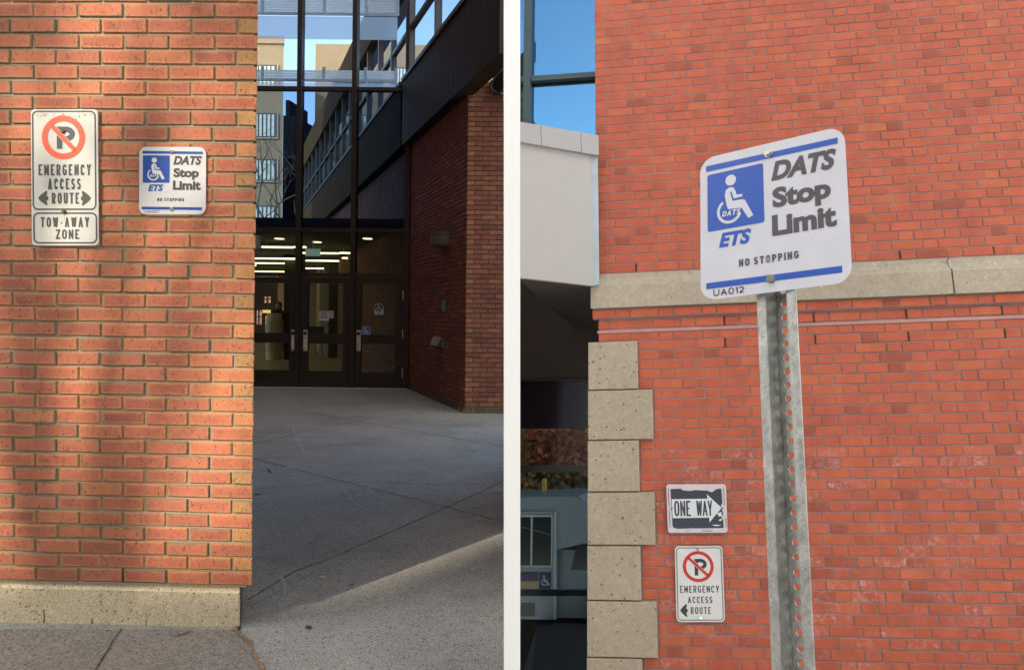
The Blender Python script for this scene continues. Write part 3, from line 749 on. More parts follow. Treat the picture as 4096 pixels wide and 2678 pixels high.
M['blueS'] = paint('slightly faded blue print', (.045,.12,.50), 0, rough=.30)
M['red'] = paint('red print', (.50,.02,.018), 0, rough=.4)
M['redF'] = paint('sun bleached red print', (.60,.085,.035), 0, rough=.5)
M['zinc'] = simple('zinc plated bolt', (.62,.64,.62), .25, .9, (60,.2))
M['rusty'] = simple('rusted bolt', (.10,.07,.05), .6, .5, (80,.4))
M['navy'] = paint('faded navy print', (.035,.042,.065), 0, rough=.5)

def dats_sign(t, mp, plate, ink, blue, code, code_ink, boltmat, th=.002, full=True):
    mb = MB(); plate_into(mb, rrect(1140,1686,587,1142,60), mp, th); mb.build('sign_plate', plate, t, weld=True)
    for q_ in ([(1165,621),(1661,626),(1661,647),(1165,644)], [(1163,1078),(1655,1082),(1655,1105),(1163,1101)]):
        mb = MB(); poly_into(mb, q_, mp, .0006); mb.build('stripe', blue, t)
    mb = MB(); poly_into(mb, rrect(1170,1390,658,882,8), mp, .0006); b_ = mb.build('symbol_panel', blue, t)
    mb = MB(); q = .0010
    disc_into(mb, 1264, 697, 21, mp, q, 28)
    poly_into(mb, [(1240,752),(1244,733),(1258,724),(1274,727),(1282,742),(1286,758),(1309,760),(1309,769),(1275,771),(1266,742),(1261,744),(1270,779),(1308,780),(1318,784),(1349,848),(1330,856),(1305,812),(1252,808),(1246,790)], mp, q)
    ring_into(mb, 1257, 815, 38, 49, mp, q+.0001, 20, 236, 40)
    paint_text(mb, 'DATS', (1228,1303,813,834), 5, mp, q+.0003, slant=.22, gap=.10)
    mb.build('wheelchair_symbol', plate, b_)
    mb = MB(); text_into(mb, 'ETS', (1214,1340,895,951), mp, .26, .045, .0007); mb.build('lettering', blue, t)
    mb = MB(); text_into(mb, 'DATS', (1419,1654,661,735), mp, .26, .048, .0007)
    text_into(mb, 'Stop', (1422,1630,761,858), mp, 0, .046, .0007); text_into(mb, 'Limit', (1418,1645,863,941), mp, 0, .046, .0007)
    paint_text(mb, 'NO STOPPING', (1291,1510,1006,1034), 6.2, mp, gap=.22)
    mb.build('lettering', ink, t)
    mb = MB(); paint_text(mb, code, (1191,1309,1107,1131), 3.6, mp, .0009, gap=.22); mb.build('number', code_ink, t)
    for x, y in ((1411,625),(1408,1095)): bolt(x, y, mp, .0068, boltmat, t, hexa=full)
def z1(x, y): return (x/2.0471, 300+y/2.0471)
t = thing('stop_limit_sign', 'square white and blue stop sign numbered UA007 screwed to the orange brick', 'sign', tuple(LW.p(*LW.uv(*z1(1411,1142)), .005)))
mp = quad_map(LW, [z1(1142,587), z1(1687,589), z1(1684,1143), z1(1137,1141)], (1140,1686,587,1142), .006)
dats_sign(t, mp, M['plateL'], M['ink'], M['blue'], 'UA007', M['ink'], M['zinc'], full=False)

def big_arrow(mb, x0, x1, y0, y1, flip, mp, o):
    pts = [(0,.5),(.80,0),(.95,.02),(.88,.22),(1.0,.40),(1.0,.62),(.88,.80),(.95,1),(.80,1)]
    pts = [(0,.5),(.25,.28),(.78,.0),(.93,.03),(.86,.24),(.83,.36),(1.0,.40),(1.0,.63),(.83,.66),(.86,.78),(.95,.97),(.80,1.0),(.25,.72)]
    P = [((x0+(x1-x0)*a) if not flip else (x1-(x1-x0)*a), y0+(y1-y0)*b) for a, b in pts]
    if flip: P = P[::-1]
    poly_into(mb, P, mp, o)
def prohib(t, pw, cx, cy, ro, ri, s0, s1, sw, pbox, mp, red, ink, o=.0006, plate=None):
    mb = MB(); paint_text(mb, 'P', pbox, pw, mp, o); mb.build('parking_letter', ink, t)
    mb = MB(); L_ = math.hypot(s1[0]-s0[0], s1[1]-s0[1]); ux, uy = (s1[0]-s0[0])/L_, (s1[1]-s0[1])/L_
    stroke_into(mb, [(s0[0]-ux*3, s0[1]-uy*3), (s1[0]+ux*3, s1[1]+uy*3)], sw+7, mp, o+.0003, cap=False); mb.build('slash_margin', plate, t)
    mb = MB(); ring_into(mb, cx, cy, ri, ro, mp, o+.0006); stroke_into(mb, [(s0[0]-ux*6, s0[1]-uy*6), (s1[0]+ux*6, s1[1]+uy*6)], sw, mp, o+.0006, cap=False)
    mb.build('prohibition_ring', red, t)
t = thing('emergency_route_sign', 'weathered tall white tow-away sign with orange no parking ring at far left', 'sign', tuple(LW.p(*LW.uv(*z1(530,1395)), .005)))
mp = quad_map(LW, [z1(252,281), z1(798,281), z1(806,1395), z1(261,1395)], (253,803,282,1395), .014)
mb = MB(); plate_into(mb, rrect(253,803,282,1395,34), mp, .0035); mb.build('sign_plate', M['plateWorn'], t, weld=True)
mb = MB(); rborder_into(mb, 262,791,293,1105,46,13, mp, .0006); rborder_into(mb, 266,795,1124,1380,46,13, mp, .0006); mb.build('border', M['inkWorn'], t)
mb = MB(); rg = random.Random(11)
for k in range(46):
    x = rg.uniform(285,775); y = 318+abs(rg.gauss(0,22)); w = rg.uniform(3,14); h = rg.uniform(4,26)
    poly_into(mb, [(x,y),(x+w*.5,y-h*.2),(x+w,y+h*.3),(x+w*.7,y+h),(x+w*.2,y+h*.7)], mp, .0003+k*.000002)
mb.build('worn_patch', simple('bare weathered sheeting', (.30,.25,.22), .8, nz=(80,.3)), t)
prohib(t, 45, 522, 512, 178, 131, (428,418), (616,614), 36, (467,617,423,605), mp, M['redF'], M['inkWorn'], plate=M['plateWorn'])
mb = MB()
for s, bx in (('EMERGENCY',(314,748,731,822)), ('ACCESS',(391,662,846,937)), ('ROUTE',(421,648,963,1054)), ('TOW-AWAY',(328,731,1163,1245)), ('ZONE',(452,647,1263,1343))):
    paint_text(mb, s, bx, 14.5, mp, gap=.17)
mb.build('lettering', M['inkWorn'], t)
mb = MB(); big_arrow(mb, 308, 393, 948, 1066, False, mp, .0007); big_arrow(mb, 663, 746, 948, 1068, True, mp, .0007); mb.build('arrow', M['inkWorn'], t)
for x, y in ((521,462),(524,1120)): bolt(x, y, mp, .0075, M['rusty'], t, hexa=False)
mb = MB()      # rust run below the bolts
for x, y, w, l in ((523,480,12,160),(524,1135,9,80)):
    poly_into(mb, [(x-w,y),(x+w,y),(x+w*.4,y+l*.6),(x,y+l),(x-w*.4,y+l*.5)], mp, .0009)
m_, t_, b_ = nodes('rust wash'); g = G(t_); b_.inputs['Base Color'].default_value = (.55,.30,.12,1); b_.inputs['Roughness'].default_value = .8
g.l(g.ramp(g.noise(g.coord((1,1,.3)), 60, 3), [(.35, .0), (.75, .55)]), b_.inputs['Alpha'])
mb.build('rust_run', m_, t)

# ---- stickers on the doors, plaque, lamps, outlet, conduit
DP = Frame((0, YD-.022, 0), (1,0,0), (0,0,-1))
def z3(x, y): return (980+x/1.7292, 850+y/1.7292)
def sheet(x0, y0, x1, y1, off=.001):
    return quad_map(DP, [z3(x0,y0), z3(x1,y0), z3(x1,y1), z3(x0,y1)], (x0,x1,y0,y1), off)
def wheelchair(mb, cx, cy, s, mp, o):
    disc_into(mb, cx-s*.12, cy-s*.42, s*.10, mp, o, 12)
    stroke_into(mb, [(cx-s*.10,cy-s*.3),(cx-s*.06,cy+.05*s),(cx+s*.2,cy+.07*s),(cx+s*.30,cy+s*.36),(cx+s*.42,cy+s*.32)], s*.11, mp, o)
    stroke_into(mb, [(cx-s*.08,cy-s*.1),(cx+s*.15,cy-s*.09)], s*.08, mp, o)
    ring_into(mb, cx-s*.06, cy+s*.14, s*.22, s*.31, mp, o+.0002, 20, 250, 20)
t = thing('access_sticker', 'round navy wheelchair sticker with a white base on the right door pane', 'sticker', tuple(DP.p(*DP.uv(*z3(926,706)))))
mp = sheet(895,627,957,706)
mb = MB(); plate_into(mb, rrect(896,957,655,705,2), mp, .0008); mb.build('backing', M['plateW'], t, weld=True)
mb = MB(); disc_into(mb, 926, 657, 31, mp, .0005, 32); mb.build('rim', M['plateW'], t)
mb = MB(); disc_into(mb, 926, 657, 28, mp, .001, 32); mb.build('roundel', M['navy'], t)
mb = MB(); wheelchair(mb, 927, 657, 42, mp, .0015); mb.build('wheelchair_symbol', M['plateW'], t)
mb = MB(); stroke_into(mb, [(914,690),(938,690)], 2.5, mp, .0013); stroke_into(mb, [(903,697),(950,697)], 2.5, mp, .0013); mb.build('lettering', M['navy'], t)
t = thing('wheelchair_sticker', 'small square blue wheelchair sticker beside the right door handle', 'sticker', tuple(DP.p(*DP.uv(*z3(836,842)), .03)))
D2 = Frame((0, YD-.047, 0), (1,0,0), (0,0,-1))
mp = quad_map(D2, [z3(808,787), z3(865,787), z3(865,843), z3(808,843)], (808,865,787,843), .001)
mb = MB(); plate_into(mb, rrect(808,865,787,843,2), mp, .0008); mb.build('backing', M['plateW'], t, weld=True)
mb = MB(); poly_into(mb, rrect(811,862,790,840,2), mp, .0005); mb.build('panel', paint('sky blue print', (.02,.16,.48)), t)
mb = MB(); wheelchair(mb, 835, 816, 42, mp, .001); mb.build('wheelchair_symbol', M['plateW'], t)
t = thing('no_smoking_notice', 'small white no smoking notice with a red ring on the middle door pane', 'sticker', tuple(DP.p(*DP.uv(*z3(560,752)))))
mp = sheet(512,678,613,752)
mb = MB(); plate_into(mb, rrect(512,613,678,730,2), mp, .0008); mb.build('notice', simple('grey white paper', (.42,.40,.40), .7), t, weld=True)
mb = MB(); plate_into(mb, rrect(512,580,733,746,1), mp, .0008); mb.build('strip', M['plateW'], t, weld=True)
mb = MB(); ring_into(mb, 547, 713, 16, 20, mp, .0006, n=28); stroke_into(mb, [(535,701),(559,725)], 4, mp, .0006); mb.build('prohibition_ring', paint('dull red print', (.30,.04,.035)), t)
mb = MB(); text_into(mb, 'NO SMOKING', (518,580,682,690), mp, 0, .02, .0006); stroke_into(mb, [(538,716),(556,714)], 3, mp, .0005)
for k in range(5): stroke_into(mb, [(590,684+k*8),(606,684+k*8)], 2.5, mp, .0006)
mb.build('lettering', M['ink'], t)
# plaque, outlet box and lamps on the side wall
def sp(x, y, o=0.): u, v = SW.uv(x, y, o); return SW.p(u, v, o)
def smap(q, ref, o): return quad_map(SW, q, ref, o)
t = thing('blue_plaque', 'narrow upright blue plaque on the dark brick side wall', 'sign', tuple(sp(*z3(1376,682))))
mp = smap([z3(1361,603), z3(1389,605), z3(1389,681), z3(1361,683)], (0,28,0,78), .015)
mb = MB(); plate_into(mb, rrect(0,28,0,78,3), mp, .006); mb.build('plate', paint('dull blue enamel', (.03,.10,.22)), t, weld=True)
mb = MB()
for k in range(5): stroke_into(mb, [(10,16+k*11),(18,16+k*11)], 4, mp, .002)
mb.build('marking', simple('pale marking', (.25,.32,.42), .6), t)
t = thing('outlet_box', 'small dull metal weatherproof box low on the dark brick side wall', 'box', tuple(sp(*z3(1350,932))))
u0, v0 = SW.uv(*z3(1322,860)); u1, v1 = SW.uv(*z3(1376,930))
mb = MB(); mb.fbox(SW, u0, u1, v0, v1, 0, .035); mb.build('box_body', simple('dull cast metal', (.30,.28,.24), .5, .6), t)
mb = MB(); P_ = [SW.p(u0+.02, v0-.015, .04), SW.p(u1+.04, v0-.01, .05), SW.p(u1+.035, v1-.03, .11), SW.p(u0+.03, v1-.02, .10)]
mb.prism(P_, SW.N*.012); mb.build('flap_cover', simple('tarnished cover', (.46,.42,.34), .45, .6, (25,.4)), t, weld=True)
def wall_lamp(c, out, along, label):
    t = thing('wall_lamp', label, 'lamp', tuple(c), 'drum wall lamps in the entrance recess')
    r, h = .235, .215
    mb = MB(); n = 22; ring = []
    for k in range(n+1):
        a = math.pi*k/n; ring.append(along*math.cos(a)*r + out*math.sin(a)*r*1.0)
    top = [c+p+Vector((0,0,h/2)) for p in ring]; mb.prism(top, Vector((0,0,-h)))
    mb.build('shade', simple('grey bronze lamp metal', (.13,.125,.12), .45, .3, (5,.15)), t, weld=True)
    for zz in (h*.36, -h*.38):
        mb = MB(); rr = [c+p*1.015+Vector((0,0,zz)) for p in ring]; mb.prism(rr, Vector((0,0,-.012))); mb.build('band', M['bronze'], t, weld=True)
    mb = MB(); mb.prism([c+along*.15+Vector((0,0,.1))+out*.0, c-along*.15+Vector((0,0,.1)), c-along*.15+Vector((0,0,-.1)), c+along*.15+Vector((0,0,-.1))], -out*.04); mb.build('backplate', M['bronze'], t, weld=True)
    return t
cL = sp(1785, 960)
wall_lamp(cL, SW.N, dside, 'grey metal drum lamp on the dark brick side wall right of the doors')
# its twin on the hidden wall opposite
YL = 9.9; pL = cor + DL*((YL-cor.y)/DL.y); pL.z = at_y(1030, 970, YL).z
wall_lamp(pL, Vector((DL.y, -DL.x, 0)), DL, 'grey metal drum lamp left of the doors, half hidden behind the orange brick wall')
z6 = lambda x, y: (1600+x/1.9455, 200+y/1.9455)
cY = G2.y-.10
t = thing('conduit_pipe', 'curved grey conduit pipe at the top of the brick pier', 'pipe', tuple(at_y(*z6(790,330), cY)))
mb = MB(); pts = [(860,120),(808,160),(765,190),(735,222),(714,262),(709,292),(716,315),(735,326),(770,329),(880,331)]
mb.tube([at_y(*z6(*p), cY) for p in pts], .018, 10); mb.build('pipe', simple('painted steel pipe', (.12,.11,.12), .45, .5), t, smooth=True)
mb = MB(); mb.tube([at_y(*z6(785,330), cY), at_y(*z6(800,330), cY)], .026, 12); mb.build('coupling', M['steel'], t)

# ---- lobby
def cylx(mb, a, b, r): mb.tube([a, b], r, 8)
ZC = 3.08
mb = MB(); q = [Vector((-13, YD+.13, 0)), Vector((G1.x+.2, YD+.13, 0)), G1-dside*22+Vector((.1,0,0)), Vector((-30, 33, 0))]
mb.prism([Vector((p.x,p.y,.004)) for p in q], Vector((0,0,.01))); mb.build('floor', M['tile'], lob, weld=True)
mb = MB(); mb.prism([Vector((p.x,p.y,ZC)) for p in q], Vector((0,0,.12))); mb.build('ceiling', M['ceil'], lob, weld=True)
YE = 31.
def lob_rect(mb, x0, y0, x1, y1, Y, d=.05): X0, X1, Z0, Z1 = rc(x0, y0, x1, y1, Y); mb.box((X0, Y, Z0), (X1, Y+d, Z1))
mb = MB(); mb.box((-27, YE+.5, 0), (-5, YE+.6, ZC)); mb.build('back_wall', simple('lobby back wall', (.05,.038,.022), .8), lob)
z4a = lambda x, y: (1000+x/2.9925, 1080+y/2.9925)     # door zoom 1
z5a = lambda x, y: (1380+x/2.9929, 1080+y/2.9929)
def rr(z, a, b, c, d): return (*z(a, b), *z(c, d))
mb = MB(); mb.box((-9.6, 14.5, 0), (-6.9, 14.56, ZC)) if 0 else None
# oak columns and dark partitions
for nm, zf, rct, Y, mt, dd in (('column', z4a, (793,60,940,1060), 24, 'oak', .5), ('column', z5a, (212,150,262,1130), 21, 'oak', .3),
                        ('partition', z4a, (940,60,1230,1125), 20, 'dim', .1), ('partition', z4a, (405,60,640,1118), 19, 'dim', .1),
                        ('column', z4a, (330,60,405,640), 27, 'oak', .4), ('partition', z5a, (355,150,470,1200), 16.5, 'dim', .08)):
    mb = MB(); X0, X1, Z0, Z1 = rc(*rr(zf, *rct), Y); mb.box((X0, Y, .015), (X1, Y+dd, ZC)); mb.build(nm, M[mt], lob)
# far windows; the view of leaves and red wall is a painted glow
mb = MB()
wins = []
for zf, rct in ((z4a, (710,270,790,465)), (z4a, (175,315,243,390)), (z4a, (183,545,238,660)), (z4a, (80,480,135,650))):
    X0, X1, Z0, Z1 = rc(*rr(zf, *rct), YE+.3); wins.append((X0, X1, Z0, Z1))
mw, tw, bw = nodes('glowing far window'); g = G(tw); bw.inputs['Base Color'].default_value = (.1,.1,.1,1)
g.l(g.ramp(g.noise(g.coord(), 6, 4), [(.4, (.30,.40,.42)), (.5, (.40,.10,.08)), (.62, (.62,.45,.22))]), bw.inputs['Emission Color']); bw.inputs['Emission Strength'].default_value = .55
for X0, X1, Z0, Z1 in wins:
    mb = MB(); mb.box((X0, YE+.3, Z0), (X1, YE+.34, Z1)); w_ = mb.build('far_window', mw, lob)
    mb = MB(); xm = (X0+X1)/2; mb.box((xm-.03, YE+.27, Z0), (xm+.03, YE+.299, Z1)); zm = Z0+(Z1-Z0)*.55; mb.box((X0, YE+.28, zm-.025), (xm-.031, YE+.299, zm+.025)); mb.box((xm+.031, YE+.28, zm-.025), (X1, YE+.299, zm+.025))
    mb.build('glazing_bar', M['black'], w_)
# counter glow
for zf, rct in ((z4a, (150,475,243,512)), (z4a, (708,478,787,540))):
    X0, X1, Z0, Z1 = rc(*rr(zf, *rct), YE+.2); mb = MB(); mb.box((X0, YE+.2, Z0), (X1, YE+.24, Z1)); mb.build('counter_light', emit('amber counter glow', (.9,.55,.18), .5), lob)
# ceiling strips
strips = [(120,320,237),(340,415,237),(400,630,278),(655,725,278),(40,360,315),(675,850,313),(350,630,330),(0,318,347),(312,570,383),(590,845,372),(0,290,405),(830,848,386)]
strips += [(-200,60,250),(-260,40,290),(-100,60,362)]
for i, (x0, x1, y) in enumerate(strips):
    a = on_plane(*z3(x0, y), Vector((0,0,ZC-.12)), Vector((0,0,1))); b = on_plane(*z3(x1, y), Vector((0,0,ZC-.12)), Vector((0,0,1)))
    b.y = a.y
    t = thing('strip_light', 'long warm lobby ceiling strip light seen over the doors', 'lamp', tuple(a), 'warm strip lights under the lobby ceiling')
    mb = MB(); mb.box((a.x, a.y-.035, a.z-.022), (b.x, a.y+.035, a.z+.012)); mb.build('diffuser', M['strip'], t)
    mb = MB(); mb.box((a.x-.01, a.y-.045, a.z+.012), (b.x+.01, a.y+.045, a.z+.03)); mb.build('housing', M['bronze'], t)
    mb = MB(); mb.tube([(a.x+.1,a.y,a.z+.03),(a.x+.1,a.y,ZC)], .006, 6); mb.build('hanger', M['steel'], t)
for (x, y) in ((238,178),(848,178),(498,202)):
    p = on_plane(*z3(x, y), Vector((0,0,ZC-.004)), Vector((0,0,1)))
    mb = MB(); mb.tube([p, p-Vector((0,0,.02))], .10, 20); o = mb.build('downlight', M['tube']); tag(o, 'small round recessed downlight in the lobby ceiling', 'lamp', 'round downlights in the lobby ceiling')
X0, X1, Z0, Z1 = rc(*rr(z3, 417,250,515,300), 15.2)
t = thing('exit_sign', 'pale green glowing hanging panel in the lobby above the middle door', 'sign', (X0, 15.2, Z0))
mb = MB(); mb.box((X0, 15.2, Z0), (X1, 15.26, Z1)); mb.build('panel', M['exit'], t)
mb = MB(); mb.tube([((X0+X1)/2, 15.23, Z1), ((X0+X1)/2, 15.23, ZC)], .01, 6); mb.build('hanger', M['steel'], t)
# vestibule lining just inside the doors keeps the middle dark, stays off the glass
# a person in dark clothes walking in the lobby
def person(foot, hgt, label):
    m_body = simple('dark coat cloth', (.012,.012,.015), .9); m_skin = simple('skin', (.42,.24,.17), .6); m_hair = simple('dark hair', (.02,.013,.010), .7)
    t = thing('person', label, 'person', tuple(foot)); s = hgt/1.7
    J = {'pel':(0,0,.95),'sp':(0,0,1.15),'ch':(0,-.01,1.36),'nk':(0,0,1.47),'hd':(0,-.01,1.6),
         'lh':(-.09,0,.90),'lk':(-.11,-.08,.50),'la':(-.11,.02,.09),'lt':(-.12,-.14,.04),'rh':(.09,0,.90),'rk':(.10,-.12,.50),'ra':(.11,-.16,.09),'rt':(.12,-.32,.05),
         'ls':(-.18,0,1.40),'le':(-.24,.03,1.14),'lw':(-.22,-.12,.92),'lm':(-.21,-.18,.85),'rs':(.18,0,1.40),'re':(.25,.0,1.13),'rw':(.22,-.14,.95),'rm':(.21,-.2,.88)}
    RD = dict(pel=.15,sp=.13,ch=.15,nk=.055,hd=.09,lh=.095,lk=.06,la=.045,lt=.04,rh=.095,rk=.06,ra=.045,rt=.04,ls=.07,le=.045,lw=.03,lm=.035,rs=.07,re=.045,rw=.03,rm=.035)
    E_ = [('pel','sp'),('sp','ch'),('ch','nk'),('nk','hd'),('pel','lh'),('lh','lk'),('lk','la'),('la','lt'),('pel','rh'),('rh','rk'),('rk','ra'),('ra','rt'),('ch','ls'),('ls','le'),('le','lw'),('lw','lm'),('ch','rs'),('rs','re'),('re','rw'),('rw','rm')]
    ks = list(J); me = bpy.data.meshes.new('body'); me.from_pydata([Vector(J[k])*s for k in ks], [(ks.index(a), ks.index(b)) for a, b in E_], [])
    o = bpy.data.objects.new('body', me); COL.objects.link(o)
    md = o.modifiers.new('s', 'SKIN'); me.skin_vertices.new() if not me.skin_vertices else None
    for i, k in enumerate(ks): me.skin_vertices[0].data[i].radius = (RD[k]*s, RD[k]*s)
    me.skin_vertices[0].data[0].use_root = True
    sd = o.modifiers.new('d', 'SUBSURF'); sd.levels = 2; sd.render_levels = 2
    me.materials.append(m_body); o.parent = t
    mb = MB(); c = Vector(foot)+Vector((0,-.03,1.60))*s
    def ell(mb, c, rx, ry, rz, n=14, mz=-1.):
        rings = []
        for i in range(n+1):
            a = -math.pi/2+math.pi*i/n; rings.append([c+Vector((rx*math.cos(a)*math.cos(2*math.pi*j/n), ry*math.cos(a)*math.sin(2*math.pi*j/n), rz*math.sin(a))) for j in range(n)])
        for i in range(n):
            for j in range(n): mb.face([rings[i][j], rings[i][(j+1)%n], rings[i+1][(j+1)%n], rings[i+1][j]])
    ell(mb, c, .072*s, .085*s, .11*s); ell(mb, c+Vector((0,-.085,-.01))*s, .012*s, .018*s, .02*s)
    mb.build('face', m_skin, t, smooth=True)
    mb = MB(); ell(mb, c+Vector((0,.035,.03))*s, .092*s, .09*s, .12*s); ell(mb, c+Vector((0,.05,-.12))*s, .085*s, .06*s, .16*s); mb.build('hair', m_hair, t, smooth=True)
    return t
fp = ground(*z4a(340,1045)); fp.z = .015
person(fp, 1.66, 'person with long dark hair in black clothes walking in the lobby')
mb = MB(); X0, X1, Z0, Z1 = rc(*rr(z4a, 228,515,362,950), fp.y-1.0)
mb2 = MB(); n = 10
mb.tube([((X0+X1)/2, fp.y-1., z) for z in (.015, .5, 1.0, Z1-.25, Z1)], [.20, .24, .24, .22, .19], 16)
o = mb.build('reflected_pillar', simple('pale reflected pillar', (.62,.56,.44), .7, nz=(4,.2)), smooth=False); tag(o, 'pale cream pillar, a reflection built solid in front of the walking person', 'pillar')  # pillar shape mirrored in the door glass, built as a solid column
# furniture in the lobby
t = thing('lobby_chair', 'black lobby chair seen through the middle door pane', 'chair', tuple(Vector((*ground(*z4a(740,1030))[:2], .015))))
c = ORG[t.name]
mb = MB(); mb.box((c.x-.26, c.y-.25, .42), (c.x+.26, c.y+.25, .50)); mb.build('seat', M['black'], t)
mb = MB(); mb.box((c.x-.26, c.y+.2, .5), (c.x+.26, c.y+.26, .95)); mb.build('backrest', M['black'], t)
for dx in (-.23,.23):
    for dy in (-.22,.22): mb = MB(); mb.tube([(c.x+dx,c.y+dy,.015),(c.x+dx*.9,c.y+dy*.9,.42)], .015, 6); mb.build('leg', M['black'], t)

# ---- reflections in the upper glass, built as solid things beyond it
z2 = lambda x, y: (980+x/1.7292, y/1.7292)
def curtain_window(par, X0, X1, Z0, Z1, Y):
    w = MB(); w.box((X0, Y-.05, Z0), (X1, Y-.01, Z1)); w_ = w.build('window', M['darkglass'], par)
    c = MB(); n = max(5, int((X1-X0)/.27)); st = (X1-X0-.2)/n
    for k in range(n): c.box((X0+.1+k*st, Y-.10, Z0+.08), (X0+.1+k*st+st*.62, Y-.051, Z1-.12), random.random())
    c.build('curtain', M['curtain'], w_)
    f = MB()
    for a, b in (((X0-.06, Y-.12, Z0-.08), (X1+.06, Y-.005, Z0)), ((X0-.06, Y-.12, Z0), (X0, Y-.005, Z1)), ((X1, Y-.12, Z0), (X1+.06, Y-.005, Z1))): f.box(a, b)
    f.build('window_frame', simple('tan window frame', (.22,.19,.13), .6), w_)
YA = 44.
tA = thing('reflected_apartment_block', 'tall tan stucco block with a column of curtained windows, a reflection built solid at left behind the glass', 'building', (at_y(1080, 900, YA).x, YA, 0))
xa = at_y(*z2(263,800), YA).x; mb = MB(); ha = at_y(*z2(150,305), YA).z; mb.prism([(xa-16,YA,0),(xa,YA,0),(xa-6,YA+10,0),(xa-22,YA+10,0)], Vector((0,0,ha))); mb.build('wall', M['tan'], tA, weld=True)
mb = MB(); mb.prism([(xa-16.1,YA-.12,ha),(xa+.12,YA-.12,ha),(xa-5.9,YA+10,ha),(xa-22,YA+10,ha)], Vector((0,0,.5))); mb.build('parapet', M['tan'], tA, weld=True)
for y0, y1 in ((450,605),(783,953),(1100,1253),(1420,1560)):
    for dx in (0, -1):
        X0, X1, Z0, Z1 = rc(*z2(-20,y0), *z2(228,y1), YA); sh = dx*8
        curtain_window(tA, X0+sh, X1+sh, Z0, Z1, YA)
YB = 50.
tB = thing('reflected_office_block', 'wide tan stucco block with curtained windows, a reflection built behind the slanting dark frames', 'building', (at_y(1500, 900, YB).x, YB, 0))
xb0, xb1 = at_y(*z2(482,900), YB).x, at_y(*z2(1340,300), YB).x
mb = MB(); mb.box((xb0, YB, 0), (min(xb1+9, -.185*YB), YB+10, at_y(*z2(1260,312), YB).z)); mb.build('wall', M['tan'], tB)
for x0, x1, y0, y1 in ((470,640,1420,1560),(485,760,1102,1253),(600,1000,795,945),(1045,1290,470,620),(640,900,480,620),(810,1100,1102,1253)):
    X0, X1, Z0, Z1 = rc(*z2(x0,y0), *z2(x1,y1), YB); curtain_window(tB, X0, X1, Z0, Z1, YB)
def reflected_tree(base, h, seed, label):
    rg = random.Random(seed); t = thing('reflected_tree', label, 'tree', tuple(base)); mbt, mbb = MB(), MB()
    mbt.tube([base, base+Vector((.1,0,h*.3)), base+Vector((.0,0,h*.52))], [.22,.17,.13], 8)
    def br(p, d, L_, r, lv):
        pts = [p]; q = p.copy()
        for k in range(4): d = (d+Vector((rg.uniform(-.3,.3), rg.uniform(-.3,.3), rg.uniform(-.1,.22)))).normalized(); q = q+d*L_/4; pts.append(q.copy())
        mbb.tube(pts, [r, r*.85, r*.7, r*.5, r*.35], 5)
        if lv:
            for k in range(3): br(pts[rg.choice((2,3,4))], (d+Vector((rg.uniform(-1,1), rg.uniform(-.6,.6), rg.uniform(-.2,.7)))).normalized(), L_*.62, r*.5, lv-1)
    for k in range(7): a = k*.9; br(base+Vector((0,0,h*rg.uniform(.34,.52))), Vector((math.cos(a), math.sin(a)*.6, .8)).normalized(), h*.36, .08, 3)
    mt_ = simple('grey bark', (.06,.05,.042), .9); mbt.build('trunk', mt_, t); mbb.build('branches', mt_, t)
p_ = at_y(1085, 900, 38.); reflected_tree(Vector((p_.x, 38., 0)), 11.5, 3, 'leafless tree in front of the tan apartment block, a reflection built behind the glass')
p_ = at_y(1530, 900, 46.); reflected_tree(Vector((p_.x, 46., 0)), 15.5, 8, 'leafless tree in front of the tan office block, a reflection built behind the slanting frames')
YC = 60.
tC = thing('reflected_dark_tower', 'narrow black tower between the two tan blocks, a reflection built behind the glass', 'building', (at_y(1150, 900, YC).x, YC, 0))
X0, X1, Z0, Z1 = rc(*z2(262,800), *z2(348,1270), YC); mb = MB(); mb.box((X0, YC, 0), (X1, YC+8, Z1)); mb.build('wall', M['darkbld'], tC)
mb = MB(); mb.box((X0+.3, YC+.5, Z1), (X1-1.2, YC+4, Z1+1.6)); mb.build('roof_house', M['darkbld'], tC)
# reflected louvre bands and light panels, built as blinds inside the upper panes
YV = YD+.55
def blind(x0, x1, y0, y1, ys, label):
    X0, X1, Z0, Z1 = rc(*z2(x0,y0), *z2(x1,y1), YV); t = thing('reflected_blind', label, 'blind', ((X0+X1)/2, YV, Z0))
    mb = MB(); n = int((Z1-Z0)/.052)
    for k in range(n): z = Z0+k*.052; mb.box((X0, YV, z), (X1, YV+.01, z+.045))
    mb.build('slats', M['slat'], t)
    mb = MB(); xs = [X0+(X1-X0)*f for f in (.0,.26,.6,.83,1.)]
    for x in xs: mb.box((x-.03, YV-.02, Z0-.02), (x+.03, YV-.003, Z1))
    mb.box((X0, YV-.03, Z0-.04), (X1, YV-.022, Z0+.02)); mb.build('rail', simple('blue white rail', (.55,.68,.80), .5), t)
    if ys:
        _, _, Z2, Z3 = rc(*z2(x0,y1), *z2(x1,ys), YV); mb = MB(); mb.box((X0, YV, Z2), (X1, YV+.004, Z3-.045)); mb.build('reflected_light_panel', M['sheer'], t)
M['sheer'] = cloth('pale reflected panel', (.80,.88,.95), .8, .5)
blind(-200,1057,-260,98,272,'upper white louvre blind with a pale blue light panel below it, reflections built inside the entrance glass')
blind(-200,1047,465,556,605,'lower narrow white louvre blind, a reflection built behind the blue panes above the doors')

